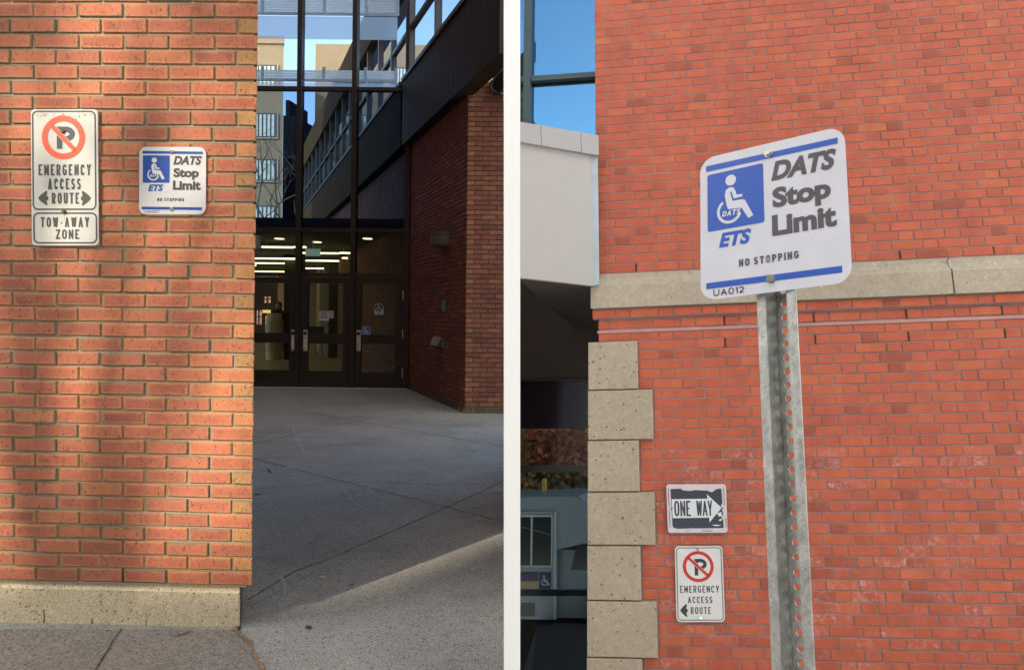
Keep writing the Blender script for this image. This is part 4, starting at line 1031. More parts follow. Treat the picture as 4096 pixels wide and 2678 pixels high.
# ---- small litter on the ground
def leaf(p, s, rotz, col, label, cat='leaf', group=None, nm='dry_leaf'):
    mb = MB(); pts = [(-1,0),(-.5,.42),(.1,.5),(.6,.3),(1,0),(.6,-.34),(.1,-.46),(-.5,-.4)]
    c, si = math.cos(rotz), math.sin(rotz)
    P_ = [Vector((p.x+s*(a*c-b*si), p.y+s*(a*si+b*c), .004+s*(.35*abs(b)+.12*a*a)*1.0)) for a, b in pts]
    mid = [Vector((p.x+s*a*c, p.y+s*a*si, .004+s*.10*a*a)) for a in (-.5,.1,.6)]
    mb.face([P_[0],mid[0],P_[1]]); mb.face([P_[1],mid[0],mid[1],P_[2]]); mb.face([P_[2],mid[1],mid[2],P_[3]]); mb.face([P_[3],mid[2],P_[4]])
    mb.face([P_[4],mid[2],P_[5]]); mb.face([P_[5],mid[2],mid[1],P_[6]]); mb.face([P_[6],mid[1],mid[0],P_[7]]); mb.face([P_[7],mid[0],P_[0]])
    o = mb.build(nm, simple('dry leaf', col, .8, nz=(60,.3)), weld=True); tag(o, label, cat, group)
Z4 = lambda x, y: ground(980+x/1.5132, 1650+y/1.5132)
leaf(Z4(75,495), .028, .3, (.20,.13,.08), 'curled brown leaf on the shaded pavement beside the brick corner')
leaf(Z4(1378,955), .022, 1.2, (.42,.33,.18), 'pale leaf on the pavement below the sunlit patch')
leaf(Z4(645,1045), .016, .0, (.16,.09,.05), 'tiny dark brown leaf on the middle of the pavement')
leaf(Z4(385,1303), .022, -.4, (.02,.022,.025), 'thin black scrap on the near pavement', 'scrap', nm='scrap')
leaf(Z4(105,-300), .03, .5, (.25,.22,.20), 'grey scrap of paper near the doors by the brick edge', 'scrap', nm='scrap')
a = Z4(135,340); b = Z4(157,366); mb = MB(); mb.tube([a+Vector((0,0,.006)), a.lerp(b,.5)+Vector((.002,0,.007)), b+Vector((0,0,.006))], .004, 6)
o = mb.build('twig', M['black']); tag(o, 'short black twig on the shaded pavement near the brick corner', 'twig')
a = ground(1385/2, 1900+1300/2); b = ground(1440/2, 1900+1292/2); c = ground(1525/2, 1900+1262/2)
mb = MB(); mb.tube([a+Vector((0,0,.008)), b+Vector((0,0,.010)), c+Vector((0,0,.010))], [.001,.0035,.003], 6)
o = mb.build('twig', simple('brown twig', (.13,.08,.04), .8)); tag(o, 'brown twig lying on the walk below the concrete footing', 'twig')
p = Z4(465,1000); t = thing('cigarette_butt', 'white and orange cigarette butt on the pavement', 'litter', tuple(p))
mb = MB(); mb.tube([p+Vector((-.014,.004,.006)), p+Vector((.012,.006,.006))], .0045, 8); mb.build('paper', M['plateW'], t)
mb = MB(); mb.tube([p+Vector((.0,0,.005)), p+Vector((.012,-.022,.005))], .0045, 8); mb.build('filter', simple('orange filter', (.50,.22,.07), .8), t)
mb = MB(); c0 = ground(*z3(1108,1206))
for k in range(46):
    a = random.uniform(0,6.28); r = random.uniform(0,.15); q = Vector((c0.x+r*math.cos(a)*1.1, c0.y-.03+r*math.sin(a)*.4, random.uniform(.01,.07)*(1-r/.2)))
    d1 = Vector((random.uniform(-1,1),random.uniform(-1,1),random.uniform(-.5,.5))).normalized()*.03; d2 = Vector((random.uniform(-1,1),random.uniform(-1,1),random.uniform(-.5,.5))).normalized()*.02
    mb.face([q-d1, q-d2, q+d1, q+d2])
o = mb.build('leaf_pile', simple('yellow brown leaves', (.34,.22,.06), .8, nz=(30,.5))); o['kind'] = 'stuff'; tag(o, 'little heap of yellow leaves in the corner by the right door', 'leaves')
mb = MB(); c0 = G2
for k in range(60):
    x = c0.x+random.uniform(-.12,.45); q = Vector((x, c0.y-.02-random.uniform(0,.05), .004)); l = random.uniform(.02,.11)*(1.6 if x < c0.x+.15 else .6); d = Vector((random.uniform(-.5,.5), random.uniform(-.6,.1), 1)).normalized()*l
    mb.face([q-Vector((.003,0,0)), q+Vector((.003,0,0)), q+d])
o = mb.build('dry_grass', simple('straw grass', (.36,.28,.14), .8)); o['kind'] = 'stuff'; tag(o, 'dry grass tuft at the foot of the brick pier corner', 'grass')

mb = MB(); rg = random.Random(5)
cr_pts = [ground(x/2, 1900+y/2) for x, y in ((1900,1240),(1985,1345),(2045,1465),(2120,1620))]
for k in range(230):
    if k < 110: q = ground(rg.uniform(-200,1900)/2, 1900+(1240+abs(rg.gauss(0,14)))/2)
    elif k < 170:
        i = rg.randrange(3); q = cr_pts[i].lerp(cr_pts[i+1], rg.random())+Vector((rg.gauss(0,.012), rg.gauss(0,.012), 0))
    else: q = Z4(rg.uniform(40,1560), rg.uniform(0,1500))
    sz = rg.uniform(.0016,.0045); z = .0055
    v = [q+Vector((sz*math.cos(a)*rg.uniform(.7,1.2), sz*math.sin(a)*rg.uniform(.7,1.2), z)) for a in (0,1.6,3.1,4.7)]
    top = q+Vector((0,0,z+sz*.8))
    for i in range(4): mb.face([v[i], v[(i+1)%4], top], None, rg.random())
mt, tt, b_ = nodes('grit'); g = G(tt); at = g.n('Attribute', attribute_name='rnd'); g.l(g.ramp(at.outputs['Fac'], [(0,(.05,.04,.03)),(.5,(.22,.17,.11)),(1,(.42,.38,.30))]), b_.inputs['Base Color'])
o = mb.build('grit', mt); o['kind'] = 'stuff'; tag(o, 'loose grit and crumbs along the foot of the wall and the pavement crack', 'grit')
# ================================================================= RIGHT PLACE
RW = pose(-11.78, 6.67, -2.26, (.0469, -2.4758, 5.0592))
V_, U_ = .0673, .3
def ru(u): return u*U_
def rv(v): return v*V_
bldR = thing('red_brick_building', 'red brick wall with a pale stone band and stone corner blocks', 'building', tuple(RW.p(0, rv(76))))
UL = -.955; UR = 14.
W0 = 33+7.3187
def uedge_q(px, py): return RW.uv(px, py, .03)[0]/U_
qn = [(2549,1460),(2555,1860),(2561.6,2290),(2567,2660)]; qw = [(2609.7,1655),(2621.4,2080),(2627,2520)]
def flem(mb, v0, v1, even, ustart, uend, o, back, jh=.0096, dark=.05):
    u = math.floor(ustart)-1.
    ends = []
    while u < uend+1:
        ends += [(u-1+.3333, u), (u, u+.3333)] if even else [(u-.1667, u+.5), (u+.5, u+.8333)]
        u += 1
    for a, b in ends:
        a2, b2 = max(a, ustart), min(b, uend)
        if b2-a2 < .05: continue
        r = random.random()
        rnd = random.uniform(0,.06) if r < (dark*1.1 if b-a < .4 else dark*.35) else min(1, max(.15, random.gauss(.6,.22)))
        ja = jh/2/U_ if a2 > ustart+1e-6 else (0 if ustart == UL else jh/2/U_)
        mb.brick(RW, ru(a2+ja)+random.uniform(-.001,.001), ru(b2-jh/2/U_)+random.uniform(-.001,.001), v0+jh/2+random.uniform(-.0007,.0007), v1-jh/2+random.uniform(-.0007,.0007), o+random.uniform(-.0016,.0010), back, rnd, .0016, .0007)
mb = MB()
for r in range(-6, 33): flem(mb, rv(r), rv(r+1), r % 2 == 0, UL, UR, 0, -.05)
mb.build('upper_brickwork', M['brickR'], bldR)
mb = MB(); mb.fbox(RW, ru(UL+.02), ru(UR), rv(-6), rv(33.2), -.06, -.0045)
mb.fbox(RW, ru(UL+.06), ru(UR), rv(36.7), rv(76), -.06, -.0045)
mb.build('mortar', M['mortarR'], bldR)
# stone band
ub0, ub1 = RW.uv(2363, 1250, .045)[0], ru(UR)
uj = RW.uv(3812, 1120, .045)[0]
prof = [(-.05, rv(33.08)), (.008, rv(33.12)), (.010, rv(33.6)), (.022, rv(34.0)), (.030, rv(34.25)), (.045, rv(34.55)), (.045, rv(36.85)), (-.05, rv(36.85))]
for i, (a, b) in enumerate(((ub0, uj-.006), (uj+.006, ub1))):
    mb = MB(); P_ = [RW.p(a, v, o) for o, v in prof]
    n = len(prof); Q_ = [RW.p(b, v, o) for o, v in prof]
    if i == 0:  # the moulding returns round the corner
        P_ = [RW.p(a+max(0, (.045-o))*.9 if o > 0 else a+.03, v, o) for o, v in prof]
    k0 = len(mb.v); mb.v += P_+Q_
    for k in range(n): mb.f.append([k0+k, k0+(k+1)%n, k0+n+(k+1)%n, k0+n+k])
    mb.f.append(list(range(k0, k0+n))); mb.f.append(list(range(k0+2*n-1, k0+n-1, -1)))
    for q in mb.f[-(n+2):]: mb.uv.append([(.5,.5)]*len(q)); mb.r.append(.5)
    mb.build('stone_band', M['band'], bldR, weld=True)
mb = MB(); mb.fbox(RW, uj-.006, uj+.006, rv(33.3), rv(36.8), -.02, .025); mb.build('band_joint', simple('blue grey sealant', (.38,.40,.44), .6), bldR)
mb = MB(); mb.fbox(RW, ru(UL)+.01, ru(UR), rv(33.0)-.002, rv(33.1), -.04, .002); mb.build('bed_joint', M['mortarR'], bldR)
# courses just below the band
ubp = RW.uv(2368, 1275, .02)[0]/U_
mb = MB(); flem(mb, rv(36.93), rv(37.93), False, ubp, UR, .022, -.05)
mq = MB(); mq.fbox(RW, ubp*U_+.01, ru(UR), rv(36.93), rv(37.93), -.03, .0165); mq.build('corbel_mortar', M['mortarR'], bldR)
flem(mb, rv(38.04), rv(39.04), True, UL+.03, UR, .001, -.05)
flem(mb, rv(39.42), rv(W0), False, UL+.03, UR, .001, -.05)
mb.build('corbel_brickwork', M['brickR'], bldR)
mb = MB(); mb.fbox(RW, ru(UL+.02), ru(UR), rv(39.12), rv(39.42), -.04, .004); mb.build('mortar_ledge', simple('pink lime mortar', (.40,.22,.20), .9, nz=(6,.2)), bldR)
mb = MB(); mb.fbox(RW, ub0+.01, ru(UR), rv(36.85), rv(36.93), -.04, .012); mb.build('under_band_joint', simple('dark olive joint', (.16,.14,.07), .9), bldR)  # thin dark olive strip along the underside of the stone band
# lower wall
def qedge(row):
    blk = row//5
    if blk % 2 == 0:
        y = 1368+row*41.5; return RW.uv(2549+(y-1460)*.0152, min(y,2678), .0)[0]/U_ + .03
    y = 1368+row*41.5; return RW.uv(2609.7+(y-1655)*.0205, min(y,2678), .0)[0]/U_ + .03
mb1, mb2 = MB(), MB()
for r in range(0, 36):
    flem(mb2 if r >= 11 else mb1, rv(W0+r), rv(W0+r+1), r % 2 == 0, qedge(min(r, 34)), UR, 0, -.05, dark=.09)
mb1.build('middle_brickwork', M['brickR'], bldR); mb2.build('lower_brickwork', M['brickR2'], bldR)
for u in (0,2,4,6,8,10):
    mb = MB(); mb.fbox(RW, ru(u)-.0045, ru(u)+.0045, rv(32.08), rv(32.93), -.004, .0012); mb.build('weep_slot', M['black'], bldR)
    if u >= 2:
        for v in (38.1, W0+.04):
            mb = MB(); mb.fbox(RW, ru(u)-.0045, ru(u)+.0045, rv(v), rv(v+.92), -.004, .0025); mb.build('weep_slot', M['black'], bldR)
for b in range(0, 7):
    wide = b % 2 == 1; ym = 1368+(b*5+2.5)*42
    ur = RW.uv(2609.7+(ym-1655)*.0205 if wide else 2549+(ym-1460)*.0152, ym, .03)[0]
    ul_ = RW.uv(2353.4-(ym-1368)*.0045, ym, .03)[0]
    v0, v1 = rv(W0+b*5)+.004, rv(W0+b*5+5)-.004
    mb = MB(); c = .004
    A = [(ul_+c,v0+c),(ur-c,v0+c),(ur-c,v1-c),(ul_+c,v1-c)]; B = [(ul_,v0),(ur,v0),(ur,v1),(ul_,v1)]
    FA = [RW.p(u,v,.030) for u,v in A]; FB = [RW.p(u,v,.030-c) for u,v in B]; FD = [RW.p(u,v,-.45) for u,v in B]
    mb.face(FA)
    for k in range(4):
        l = (k+1)%4; mb.face([FA[k],FA[l],FB[l],FB[k]]); mb.face([FB[k],FB[l],FD[l],FD[k]])
    mb.build('quoin', M['stone'], bldR, weld=True)
# body of the building behind the brick face (return wall of the passage)
mb = MB(); ur0 = ru(UL)+.02
mb.fbox(RW, ur0, ru(UR), rv(-6), rv(76), -.5, -.062); mb.build('wall_core', M['mortarR'], bldR)

# ground on this side lies lower
gy = RW.uv(2200, 2500, -6)[1]
mb = MB(); g_ = [RW.p(u, gy, o) for u, o in ((-4.2,-16),(6,-16),(6,6),(1.0,6),(-.3,1.5),(-1.25,-.4),(-2.4,-7))]
mb.prism(g_, RW.V*.3); o = mb.build('driveway', simple('dark asphalt', (.05,.05,.052), .9, nz=(40,.25)), weld=True); o['kind'] = 'structure'

# white panelled canopy
Pc = RW.p(*RW.uv(2384, 850, .10), .10)
dirc = ray(11400, 1909).normalized()
CP = Frame(Pc, dirc, RW.V)
z1r = lambda x, y: (2060+x/1.2971, y/1.2971)
can = thing('panel_canopy', 'pale grey panelled canopy with a metal coping on the left of the red brick', 'canopy', tuple(CP.p(*CP.uv(*z1r(398,1482)))))
def cquad(mb, quad, o, th):
    P_ = [CP.p(*CP.uv(*z1r(x, y), o), o) for x, y in quad]; mb.prism(P_, -CP.N*th); return P_
def extl(x0, y0, x1, y1, x): return y0+(y1-y0)*(x-x0)/(x1-x0)
M['panel'] = simple('pale grey panel', (.335,.33,.318), .55, nz=(5,.025)); M['coping'] = simple('light metal coping', (.30,.30,.305), .5, .0, nz=(4,.02))
mb = MB(); xl = 10
cquad(mb, [(xl, extl(25,745,400,805,xl)), (400,803), (398,1482), (xl, extl(25,1450,398,1482,xl))], 0, .03); mb.build('panel', M['panel'], can, weld=True)
for a, b in ((xl,143.5),(146,351),(353.5,443)):
    mb = MB(); f = lambda x: extl(25,641,443,703,x); h = lambda x: extl(25,745,443,806,x)
    cquad(mb, [(a,f(a)),(b,f(b)),(b,h(b)),(a,h(a))], .03, .30); mb.build('coping', M['coping'], can, weld=True)
mb = MB(); P_ = [CP.p(*CP.uv(*z1r(x, y)), 0) for x, y in ((401,800),(440,805),(430,1470),(399,1478))]
mb.prism([p - CP.N*.012 for p in P_], -CP.N*.05); mb.build('edge_trim', simple('blue grey edge trim', (.30,.37,.42), .5), can, weld=True)
# soffit behind/below the panel
A_ = CP.p(*CP.uv(*z1r(399,1478)), 0); B_ = CP.p(*CP.uv(*z1r(xl, extl(25,1450,398,1482,xl))), 0)
back = -RW.N*2.0; W_ = RW.p(RW.uv(2400, 1300)[0], CP.uv(*z1r(399,1478))[1]*0, 0)
sh_ = -CP.N*.04; mb = MB(); mb.prism([B_+sh_, A_+sh_, A_+back, B_+back], -RW.V*.05)
mb.build('soffit', M['soffit'], can, weld=True)
M['soffbr'] = simple('brown soffit panel', (.060,.044,.034), .75, nz=(2,.1))
def rq(x, y, o): return RW.p(*RW.uv(x, y, o), o)
OS = -1.55
def rrect_px(mb, x0, y0, x1, y1, o, th=.05):
    mb.prism([rq(x0,y0,o), rq(x1,y0,o), rq(x1,y1,o), rq(x0,y1,o)], -RW.N*th)
st = thing('passage_glazing', 'dark glazed shopfront in the shaded passage beside the stone corner blocks', 'window', tuple(rq(2215, 2678, OS)))
z7 = lambda x, y: (2070+x/1.4424, 1600+y/1.4424)
mb = MB(); rrect_px(mb, 2040, 1050, 2420, 1513, OS+.02, .08); mb.build('header_panel', M['soffbr'], st, weld=True)
mb = MB(); M['gbf'] = simple('grey black frame', (.035,.035,.034), .5); rrect_px(mb, 2040, 1515, 2420, 1522, OS+.05, .10); mb.build('frame', M['gbf'], st, weld=True)
mb = MB(); rrect_px(mb, 2040, 1860, 2420, 1886, OS+.04, .08); mb.build('frame', M['gbf'], st, weld=True)
mb = MB(); rrect_px(mb, 2040, 2750, 2420, 3300, OS+.02, .08); mb.build('base_panel', M['soffbr'], st, weld=True)
mb = MB(); rrect_px(mb, 2040, 1522, 2420, 1713, OS+.01, .05); mb.build('dark_header_glass', simple('black glass', (.008,.010,.016), .15), st, weld=True)
mb = MB(); rrect_px(mb, 2040, 1713, 2420, 1860, OS, .01); mb.build('pane', M['glassD2'], st, weld=True)
mb = MB(); rrect_px(mb, 2040, 1886, 2420, 2750, OS, .01); mb.build('pane', M['glassD'], st, weld=True)
mb = MB(); a7, b7 = z7(0,1092)[1], z7(0,1128)[1]; rrect_px(mb, 2040, a7, 2420, b7, OS-.1, .04); mb.build('inner_rail', simple('grey green rail', (.10,.14,.14), .5), st, weld=True)

# upper window beside the brick
wn = thing('upper_window', 'blue glazed window in a dark green grey frame above the canopy', 'window', tuple(rq(2230, 540, -.12)))
M['frameR'] = simple('dark green grey frame', (.055,.085,.09), .45, .3)
mb = MB(); ow = -.10
def wq(mb, q, o, th=.05): mb.prism([rq(*z1r(x,y), o) for x, y in q], -RW.N*th)
wq(mb, [(52,-400),(88,-400),(76,700),(40,700)], ow, .12); mb.build('mullion', M['frameR'], wn, weld=True)
mb = MB(); wq(mb, [(83,394),(440,370),(440,396),(82,420)], ow-.01, .10); wq(mb, [(-40,402),(44,397),(44,423),(-40,428)], ow-.01, .10); mb.build('transom', M['frameR'], wn)
mb = MB(); wq(mb, [(-60,-400),(440,-400),(440,900),(-60,900)], ow-.05, .008); mb.build('pane', M['glassR'], wn, weld=True)
# shuttle bus reflected in the passage glass, built solid beyond it
OBs = -6.
bus = thing('reflected_bus', 'white shuttle bus, a reflection built beyond the dark passage glass', 'bus', tuple(rq(*z7(200,1300), OBs)))
M['busW'] = simple('bus white paint', (.24,.31,.36), .35, nz=(2,.05)); M['busD'] = simple('bus dark glass', (.015,.03,.03), .12)
u_l, v_t = RW.uv(*z7(-140,575), OBs); u_m = RW.uv(*z7(222,700), OBs)[0]; v_b = RW.uv(*z7(100,1262), OBs)[1]; v_g = gy
u_r = u_m+1.9
v_c = RW.uv(*z7(300,800), OBs)[1]
mb = MB(); P_ = [(u_l-3.2,v_b),(u_l-3.2,v_t+.15),(u_l-3.0,v_t),(u_m+.35,v_t-.05),(u_m+.6,v_t+.12),(u_m+.62,v_t+.62),(u_m+.02,v_t+.75),(u_m,v_b)]
mb.prism([RW.p(u,v,OBs) for u,v in P_], -RW.N*2.2); mb.build('coach_body', M['busW'], bus, weld=True)
mb = MB(); P_ = [(u_m+.005,v_b),(u_m+.005,v_t+.76),(u_m+.65,v_t+.78),(u_m+1.15,v_t+1.45),(u_r,v_t+1.6),(u_r+.05,v_b)]
mb.prism([RW.p(u,v,OBs-.12) for u,v in P_], -RW.N*1.9); mb.build('cab', M['busW'], bus, weld=True)
def bquad(name, x0, y0, x1, y1, mat, o=.01, par=bus, th=.02):
    mb = MB(); (a, b), (c, d) = RW.uv(*z7(x0,y0), OBs), RW.uv(*z7(x1,y1), OBs); mb.fbox(RW, a, c, b, d, OBs-th, OBs+o); return mb.build(name, mat, par)
w_ = bquad('side_window', -150, 672, 78, 948, M['busD']); w2 = bquad('side_window', 88, 672, 196, 948, M['busD'])
mb = MB(); (a, b), (c, d) = RW.uv(*z7(300,985), OBs), RW.uv(*z7(420,815), OBs)
mb.prism([RW.p(a,b,OBs-.11), RW.p(a+.10,d,OBs-.11), RW.p(c,d,OBs-.11), RW.p(c+.25,b,OBs-.11)], -RW.N*.03); mb.build('cab_window', M['busD'], bus, weld=True)
for q in ((-150,660,204,671),(-150,949,204,960),(197,672,204,948),(79,672,87,948)): bquad('window_trim', *q, simple('pale bus trim', (.42,.50,.53), .4), .025)
bquad('pillar', 212, 640, 224, 1262, simple('pale bus pillar', (.40,.48,.52), .4), .03)
bquad('roof_light', 330, 560, 350, 572, simple('green marker lamp', (.20,.45,.30), .4), .05)
bquad('stripe', -150, 988, 120, 1038, simple('navy stripe', (.04,.04,.10), .5))
bquad('beige_stripe', -150, 1040, 120, 1085, simple('beige stripe', (.35,.28,.18), .5))
sp_ = bquad('access_symbol_panel', 126, 990, 192, 1088, simple('navy decal', (.02,.04,.12), .5))
mpb = quad_map(RW, [z7(126,990), z7(192,990), z7(192,1088), z7(126,1088)], (0,66,0,98), OBs+.012)
mb = MB(); wheelchair(mb, 34, 50, 62, mpb, .006); mb.build('access_symbol', simple('pale decal', (.45,.60,.65), .5), sp_)
bquad('skirt_door', -150, 1165, 100, 1245, M['busD'])
bquad('roof_rail', -150, 640, 210, 655, simple('grey rail', (.25,.33,.36), .5), .03)
for du in (-2.4, .95):
    mb = MB(); c = RW.p(u_m+du, v_g-.38, OBs+.02); mb.tube([c, c-RW.N*.28], .38, 24); w_ = mb.build('wheel', M['black'], bus)
    mb = MB(); mb.tube([c+RW.N*.02, c-RW.N*.05], .17, 16); mb.build('hub', M['steel'], w_)
mb = MB(); (a, b) = RW.uv(*z7(150,550), OBs-1.5)
mb.fbox(RW, a-.03, a+.03, b-.30, b+.5, OBs-1.6, OBs-1.5); o = mb.build('yellow_post', simple('yellow paint', (.80,.62,.12), .5)); tag(o, 'short yellow post behind the bus roof', 'post')

# trees reflected above the bus, built solid behind it
def leafy_tree(base, up, h, crown_r, crown_c, n, cols, label, seed, group=None, lean=Vector((0,0,0)), ls=.10, trunk_r=.14, cat='tree'):
    rnd = random.Random(seed); t = thing('autumn_tree', label, cat, tuple(base), group)
    ax1 = up.orthogonal().normalized(); ax2 = up.cross(ax1)
    mb = MB(); mb.tube([base, base+up*h*.35+lean*.3, base+up*h*.7+lean], [trunk_r, trunk_r*.7, trunk_r*.35], 8)
    cc = base+up*crown_c+lean
    tips = []
    for k in range(16):
        a = rnd.uniform(0, 6.28); r = crown_r*rnd.uniform(.5,.95); z = rnd.uniform(-.6,.8)*crown_r
        tip = cc + ax1*math.cos(a)*r + ax2*math.sin(a)*r + up*z; st_ = base+up*h*rnd.uniform(.3,.65)+lean*.5
        mb.tube([st_, st_.lerp(tip,.5)+up*.15*crown_r, tip], [trunk_r*.35, trunk_r*.2, trunk_r*.06], 5); tips.append(tip)
    mb.build('trunk', simple('bark', (.09,.065,.045), .9), t)
    mb = MB()
    for k in range(n):
        c = rnd.choice(tips); q = c + Vector((rnd.gauss(0,1), rnd.gauss(0,1), rnd.gauss(0,1)))*crown_r*.24
        d1 = Vector((rnd.uniform(-1,1), rnd.uniform(-1,1), rnd.uniform(-1,1))).normalized(); d2 = d1.orthogonal().normalized()
        s = ls*rnd.uniform(.6,1.4); mb.face([q-d1*s, q-d2*s*.6, q+d1*s, q+d2*s*.6], None, rnd.random())
    mt, tt, b_ = nodes('autumn foliage'); g = G(tt); b_.inputs['Roughness'].default_value = .7
    at = g.n('Attribute', attribute_name='rnd'); g.l(g.ramp(at.outputs['Fac'], [(i/(len(cols)-1), c) for i, c in enumerate(cols)]), b_.inputs['Base Color'])
    mb.build('crown', mt, t); return t
upR = -RW.V
AUT = [(.20,.13,.04),(.34,.20,.05),(.42,.28,.08),(.18,.17,.07)]; RUS = [(.20,.06,.03),(.38,.12,.05),(.25,.12,.06),(.10,.07,.05)]; PAL = [(.26,.27,.12),(.36,.34,.22),(.14,.15,.07)]
for i, (px, oo, cols, lab, hh) in enumerate(((2120, -11, AUT, 'yellow autumn tree at left behind the bus', 4.2), (2230, -12, PAL, 'pale green tree in the middle behind the bus', 4.0), (2330, -11, RUS, 'rusty red tree behind the cab of the bus', 4.4))):
    uu = RW.uv(px, 2300, oo)[0]
    leafy_tree(RW.p(uu, v_g, oo), upR, hh, 1.55, hh*.66, 2600, cols, lab, 40+i, 'reflected autumn trees behind the bus', ls=.085)
mb = MB()
for k in range(16):
    mb.fbox(RW, -6+k*.62, -6+k*.62+.6, v_g-3.6-random.uniform(0,.15), v_g+.02, -15.4, -15.3, random.random())
o = mb.build('board_fence', simple('dark boards', (.07,.05,.04), .8, nz=(3,.4))); tag(o, 'tall dark board fence behind the autumn trees', 'fence')

# ---- signs on the red brick
z7b = lambda x, y: (2600+x/2.43, 1880+y/2.43)
t = thing('one_way_sign', 'worn black and white one way arrow sign on the red brick', 'sign', tuple(rq(*z7b(455,605), .01)))
mp = quad_map(RW, [z7b(158,135), z7b(738,133), z7b(755,604), z7b(175,606)], (158,748,134,605), .018)
mb = MB(); plate_into(mb, rrect(158,748,134,605,26), mp, .003); mb.build('sign_plate', paint('worn pinkish white sheeting', (.56,.52,.55), .25, (.62,.50,.44), rough=.5), t, weld=True)
mb = MB(); top = [(198,180),(250,178),(300,176),(318,192),(350,196),(400,200),(440,191),(500,193),(560,196),(590,208),(612,212),(640,190),(668,178),(702,178)]
bot = [(708,320),(690,345),(712,430),(690,455),(708,480),(712,560),(600,562),(500,563),(400,562),(300,566),(250,566),(222,558),(206,545)]
poly_into(mb, (top+bot), mp, .0006)
for x, ya, yb in ((176,168,345),(178,395,552),(724,170,340),(734,470,552)): stroke_into(mb, [(x,ya),(x+2,yb)], 6, mp, .0006)
stroke_into(mb, [(330,586),(372,588)], 4, mp, .0006); stroke_into(mb, [(500,586),(600,588)], 7, mp, .0006)
mb.build('dark_field', M['navy'], t)
mb = MB(); poly_into(mb, [(206,280),(562,276),(556,232),(698,366),(572,507),(574,460),(210,464)], mp, .0012)
for q in ([(590,532),(640,527),(688,534),(640,542)], [(660,485),(690,470),(700,480),(680,494)], [(650,420),(690,405),(700,440),(672,452)]): poly_into(mb, q, mp, .0011)
mb.build('arrow', paint('aged white print', (.60,.66,.68), 0), t)
mb = MB(); paint_text(mb, 'ONE', (229,392,295,445), 17, mp, .0018, gap=.06); paint_text(mb, 'WAY', (448,608,295,443), 15, mp, .0018, gap=.01); mb.build('lettering', M['navy'], t)
for x, y in ((203,368),(703,369)): bolt(x, y, mp, .006, M['zinc'], t, hexa=False)
t = thing('emergency_route_sign', 'clean white sign with red no parking ring and left arrow, below the one way sign', 'sign', tuple(rq(*z7b(490,1470), .01)))
mp = quad_map(RW, [z7b(240,735), z7b(703,732), z7b(730,1471), z7b(258,1471)], (240,712,733,1471), .018)
mb = MB(); plate_into(mb, rrect(240,712,733,1471,42), mp, .003); mb.build('sign_plate', M['plateW'], t, weld=True)
mb = MB(); rborder_into(mb, 253,700,747,1457,36,8, mp, .0006); mb.build('border', paint('dark green print', (.03,.07,.06)), t)
prohib(t, 34, 468, 935, 152, 121, (372,848), (565,1028), 27, (432,552,860,1023), mp, M['red'], M['ink'], plate=M['plateW'])
mb = MB()
for s, bx in (('EMERGENCY',(284,666,1122,1190)), ('ACCESS',(357,596,1227,1292)), ('ROUTE',(382,578,1328,1395))): paint_text(mb, s, bx, 9.5, mp, gap=.20)
mb.build('lettering', M['ink'], t)
mb = MB(); big_arrow(mb, 278, 352, 1300, 1422, False, mp, .0007); mb.build('arrow', M['ink'], t)
for x, y in ((468,767),(478,1430)): bolt(x, y, mp, .007, M['zinc'], t, hexa=False)

# ---- sign post in front
mG, tG, bG = nodes('galvanised steel'); g = G(tG); bG.inputs['Metallic'].default_value = .55; bG.inputs['Roughness'].default_value = .5
co = g.coord(); c = g.ramp(g.noise(g.coord((1,1,.6)), 45, 6, .7), [(.3, (.27,.27,.25)), (.5, (.42,.43,.41)), (.72, (.60,.60,.56))])
c = g.mix(g.ramp(g.noise(co, 160, 3), [(.55, 0), (.7, .5)]), c, (.16,.13,.08))
g.l(c, bG.inputs['Base Color']); g.bump(g.noise(co, 200, 3), .4, .002, bG); M['galv'] = mG
quadS = [(2800.7,638), (3376.7,501.7), (3409.6,1127.5), (2802.7,1203)]
cr = [at_y(x, y, Y) for (x, y), Y in zip(quadS, (1.410, 1.275, 1.230, 1.362))]
U0 = ((cr[1]-cr[0])+(cr[2]-cr[3])).normalized(); V0 = ((cr[3]-cr[0])+(cr[2]-cr[1])).normalized()
PF = Frame(sum(cr, Vector())/4, U0, V0-U0*V0.dot(U0))
print('sides', [(cr[(k+1)%4]-cr[k]).length for k in range(4)], PF.N)
pmap = quad_map(PF, quadS, (1140,1686,587,1142), 0)
pt_, pb_ = PF.p(*PF.uv(3103,1176,-.012),-.012), PF.p(*PF.uv(3171,2678,-.012),-.012)
ax = (pt_-pb_).normalized()
post = thing('bus_stop_sign', 'square white and blue stop sign numbered UA012 on a perforated steel post', 'sign', tuple(pb_ + (pb_-pt_)*1.4))
dats_sign(post, pmap, M['plateS'], M['inkG'], M['blueS'], 'UA012', M['ink'], M['zinc'], th=.002)
mb = MB(); c = pmap(1400, 1022, 0); mb.tube([c-PF.N*.0, c+PF.N*.0012], .0052, 16); o = mb.build('rivet', M['zinc'], post)
# U channel with real holes
wU = (PF.p(*PF.uv(3187,1176,-.0045),-.0045)-PF.p(*PF.uv(3019.7,1176,-.0045),-.0045)).dot(PF.U)
print('wU', wU, pt_, pb_, PF.N)
nrm = (PF.N - ax*PF.N.dot(ax)).normalized()
yaw = Matrix.Rotation(R(-13), 3, ax); nrm = yaw @ nrm
print('nrm', nrm)
lat = ax.cross(nrm).normalized(); lat = lat if lat.x > 0 else -lat
DW = -.034; wU *= 1.03
top_ext = .30; L0 = -top_ext; L1 = (pb_-pt_).length + 1.6
dn = -ax
def pp(a, s, d): return pt_ + dn*s + lat*(a*wU/2) + nrm*d
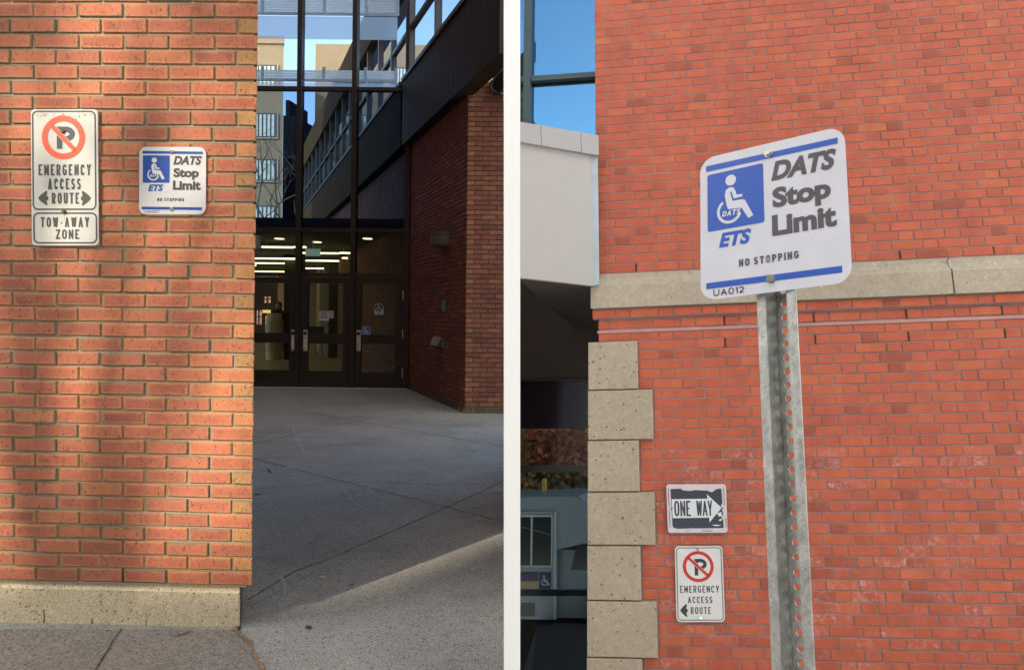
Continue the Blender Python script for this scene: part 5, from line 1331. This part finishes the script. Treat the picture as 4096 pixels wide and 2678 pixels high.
# cross-section left to right: flange, sloping wall, web (holes), sloping wall, flange; the web lies behind
cs = [(-1.0,0,0), (-.54,.0,0), (-.36,DW,0), (.36,DW,0), (.54,.0,0), (1.0,.0,0)]
TH = .0032
def strip_faces(mb, a0, d0, a1, d1, s0, s1):
    q = [pp(a0,s0,d0), pp(a1,s0,d1), pp(a1,s1,d1), pp(a0,s1,d0)]
    mb.face(q); mb.face([p - nrm*TH for p in q][::-1])
mb = MB()
for i in (0, 1, 3, 4):
    a0, d0, _ = cs[i]; a1, d1, _ = cs[i+1]; strip_faces(mb, a0, d0, a1, d1, L0, L1)
for a, d in ((-1.0,0), (1.0,0)): mb.face([pp(a,L0,d), pp(a,L1,d), pp(a,L1,d)-nrm*TH, pp(a,L0,d)-nrm*TH])
# web with a row of holes
pitch, hr = .0254*wU/.0794, .0064*wU/.0794
z4p = 0
hc = -.02*0 + .0
aH = hc; nh = int((L1-L0)/pitch); sy = L0
wa0, wa1 = -.36, .36
for k in range(nh):
    s0 = L0+k*pitch; s1 = s0+pitch; sc_ = (s0+s1)/2
    n = 16; ringp = []; outp = []
    for j in range(n):
        w = 2*math.pi*j/n; cx_, cy_ = math.cos(w), math.sin(w)
        ringp.append((aH + cx_*hr/(wU/2), sc_+cy_*hr))
        mx = max(abs(cx_), abs(cy_)); ox, oy = cx_/mx, cy_/mx
        outp.append((aH + (wa1-aH)*ox if ox > 0 else aH + (aH-wa0)*ox, sc_+oy*pitch/2))
    for j in range(n):
        l = (j+1) % n
        for dd, fl in ((0, 0), (-TH, 1)):
            q = [pp(ringp[j][0], ringp[j][1], DW+dd), pp(outp[j][0], outp[j][1], DW+dd), pp(outp[l][0], outp[l][1], DW+dd), pp(ringp[l][0], ringp[l][1], DW+dd)]
            if abs(outp[j][0]-outp[l][0]) > 1e-9 and abs(outp[j][1]-outp[l][1]) > 1e-9: pass
            mb.face(q if not fl else q[::-1])
        mb.face([pp(*ringp[j], DW), pp(*ringp[l], DW), pp(*ringp[l], DW-TH), pp(*ringp[j], DW-TH)])
s0 = L0+nh*pitch; strip_faces(mb, wa0, DW, wa1, DW, s0, L1)
mb.build('post', M['galv'], post, weld=True)
for a_, b_2 in ((3103,1176),(3171,2678)): pass

# ================================================================= behind the camera: unseen things added to shade and dapple the street
leafy_tree(Vector((-7.15,-3.9,0)), Vector((0,0,1)), 10.2, 1.9, 8.7, 800, AUT, 'unseen tree added behind the viewer to dapple the light on the brick wall', 91, ls=.13, cat='tree')
tw = thing('sun_block_tower', 'tall pale block added out of view behind the viewer to block the sun', 'building', (-6, -14, 0))
TX = -12.15
mb = MB(); mb.box((TX, -16, 0), (14, -13, 26)); mb.build('wall', M['tan'], tw)
mb = MB(); mb.box((-34, -16, 0), (TX-.01, -13, 12.25)); mb.build('sun_block_wing', M['tan'], tw)  # added low block; its roofline sets the shadow edge on the paving
for r in range(6):
    for c in range(6):
        mb = MB(); x = -9+c*3.8; z = 2+r*4; mb.box((x, -13.02, z), (x+2, -12.99, z+2)); mb.build('window', M['darkglass'], tw)
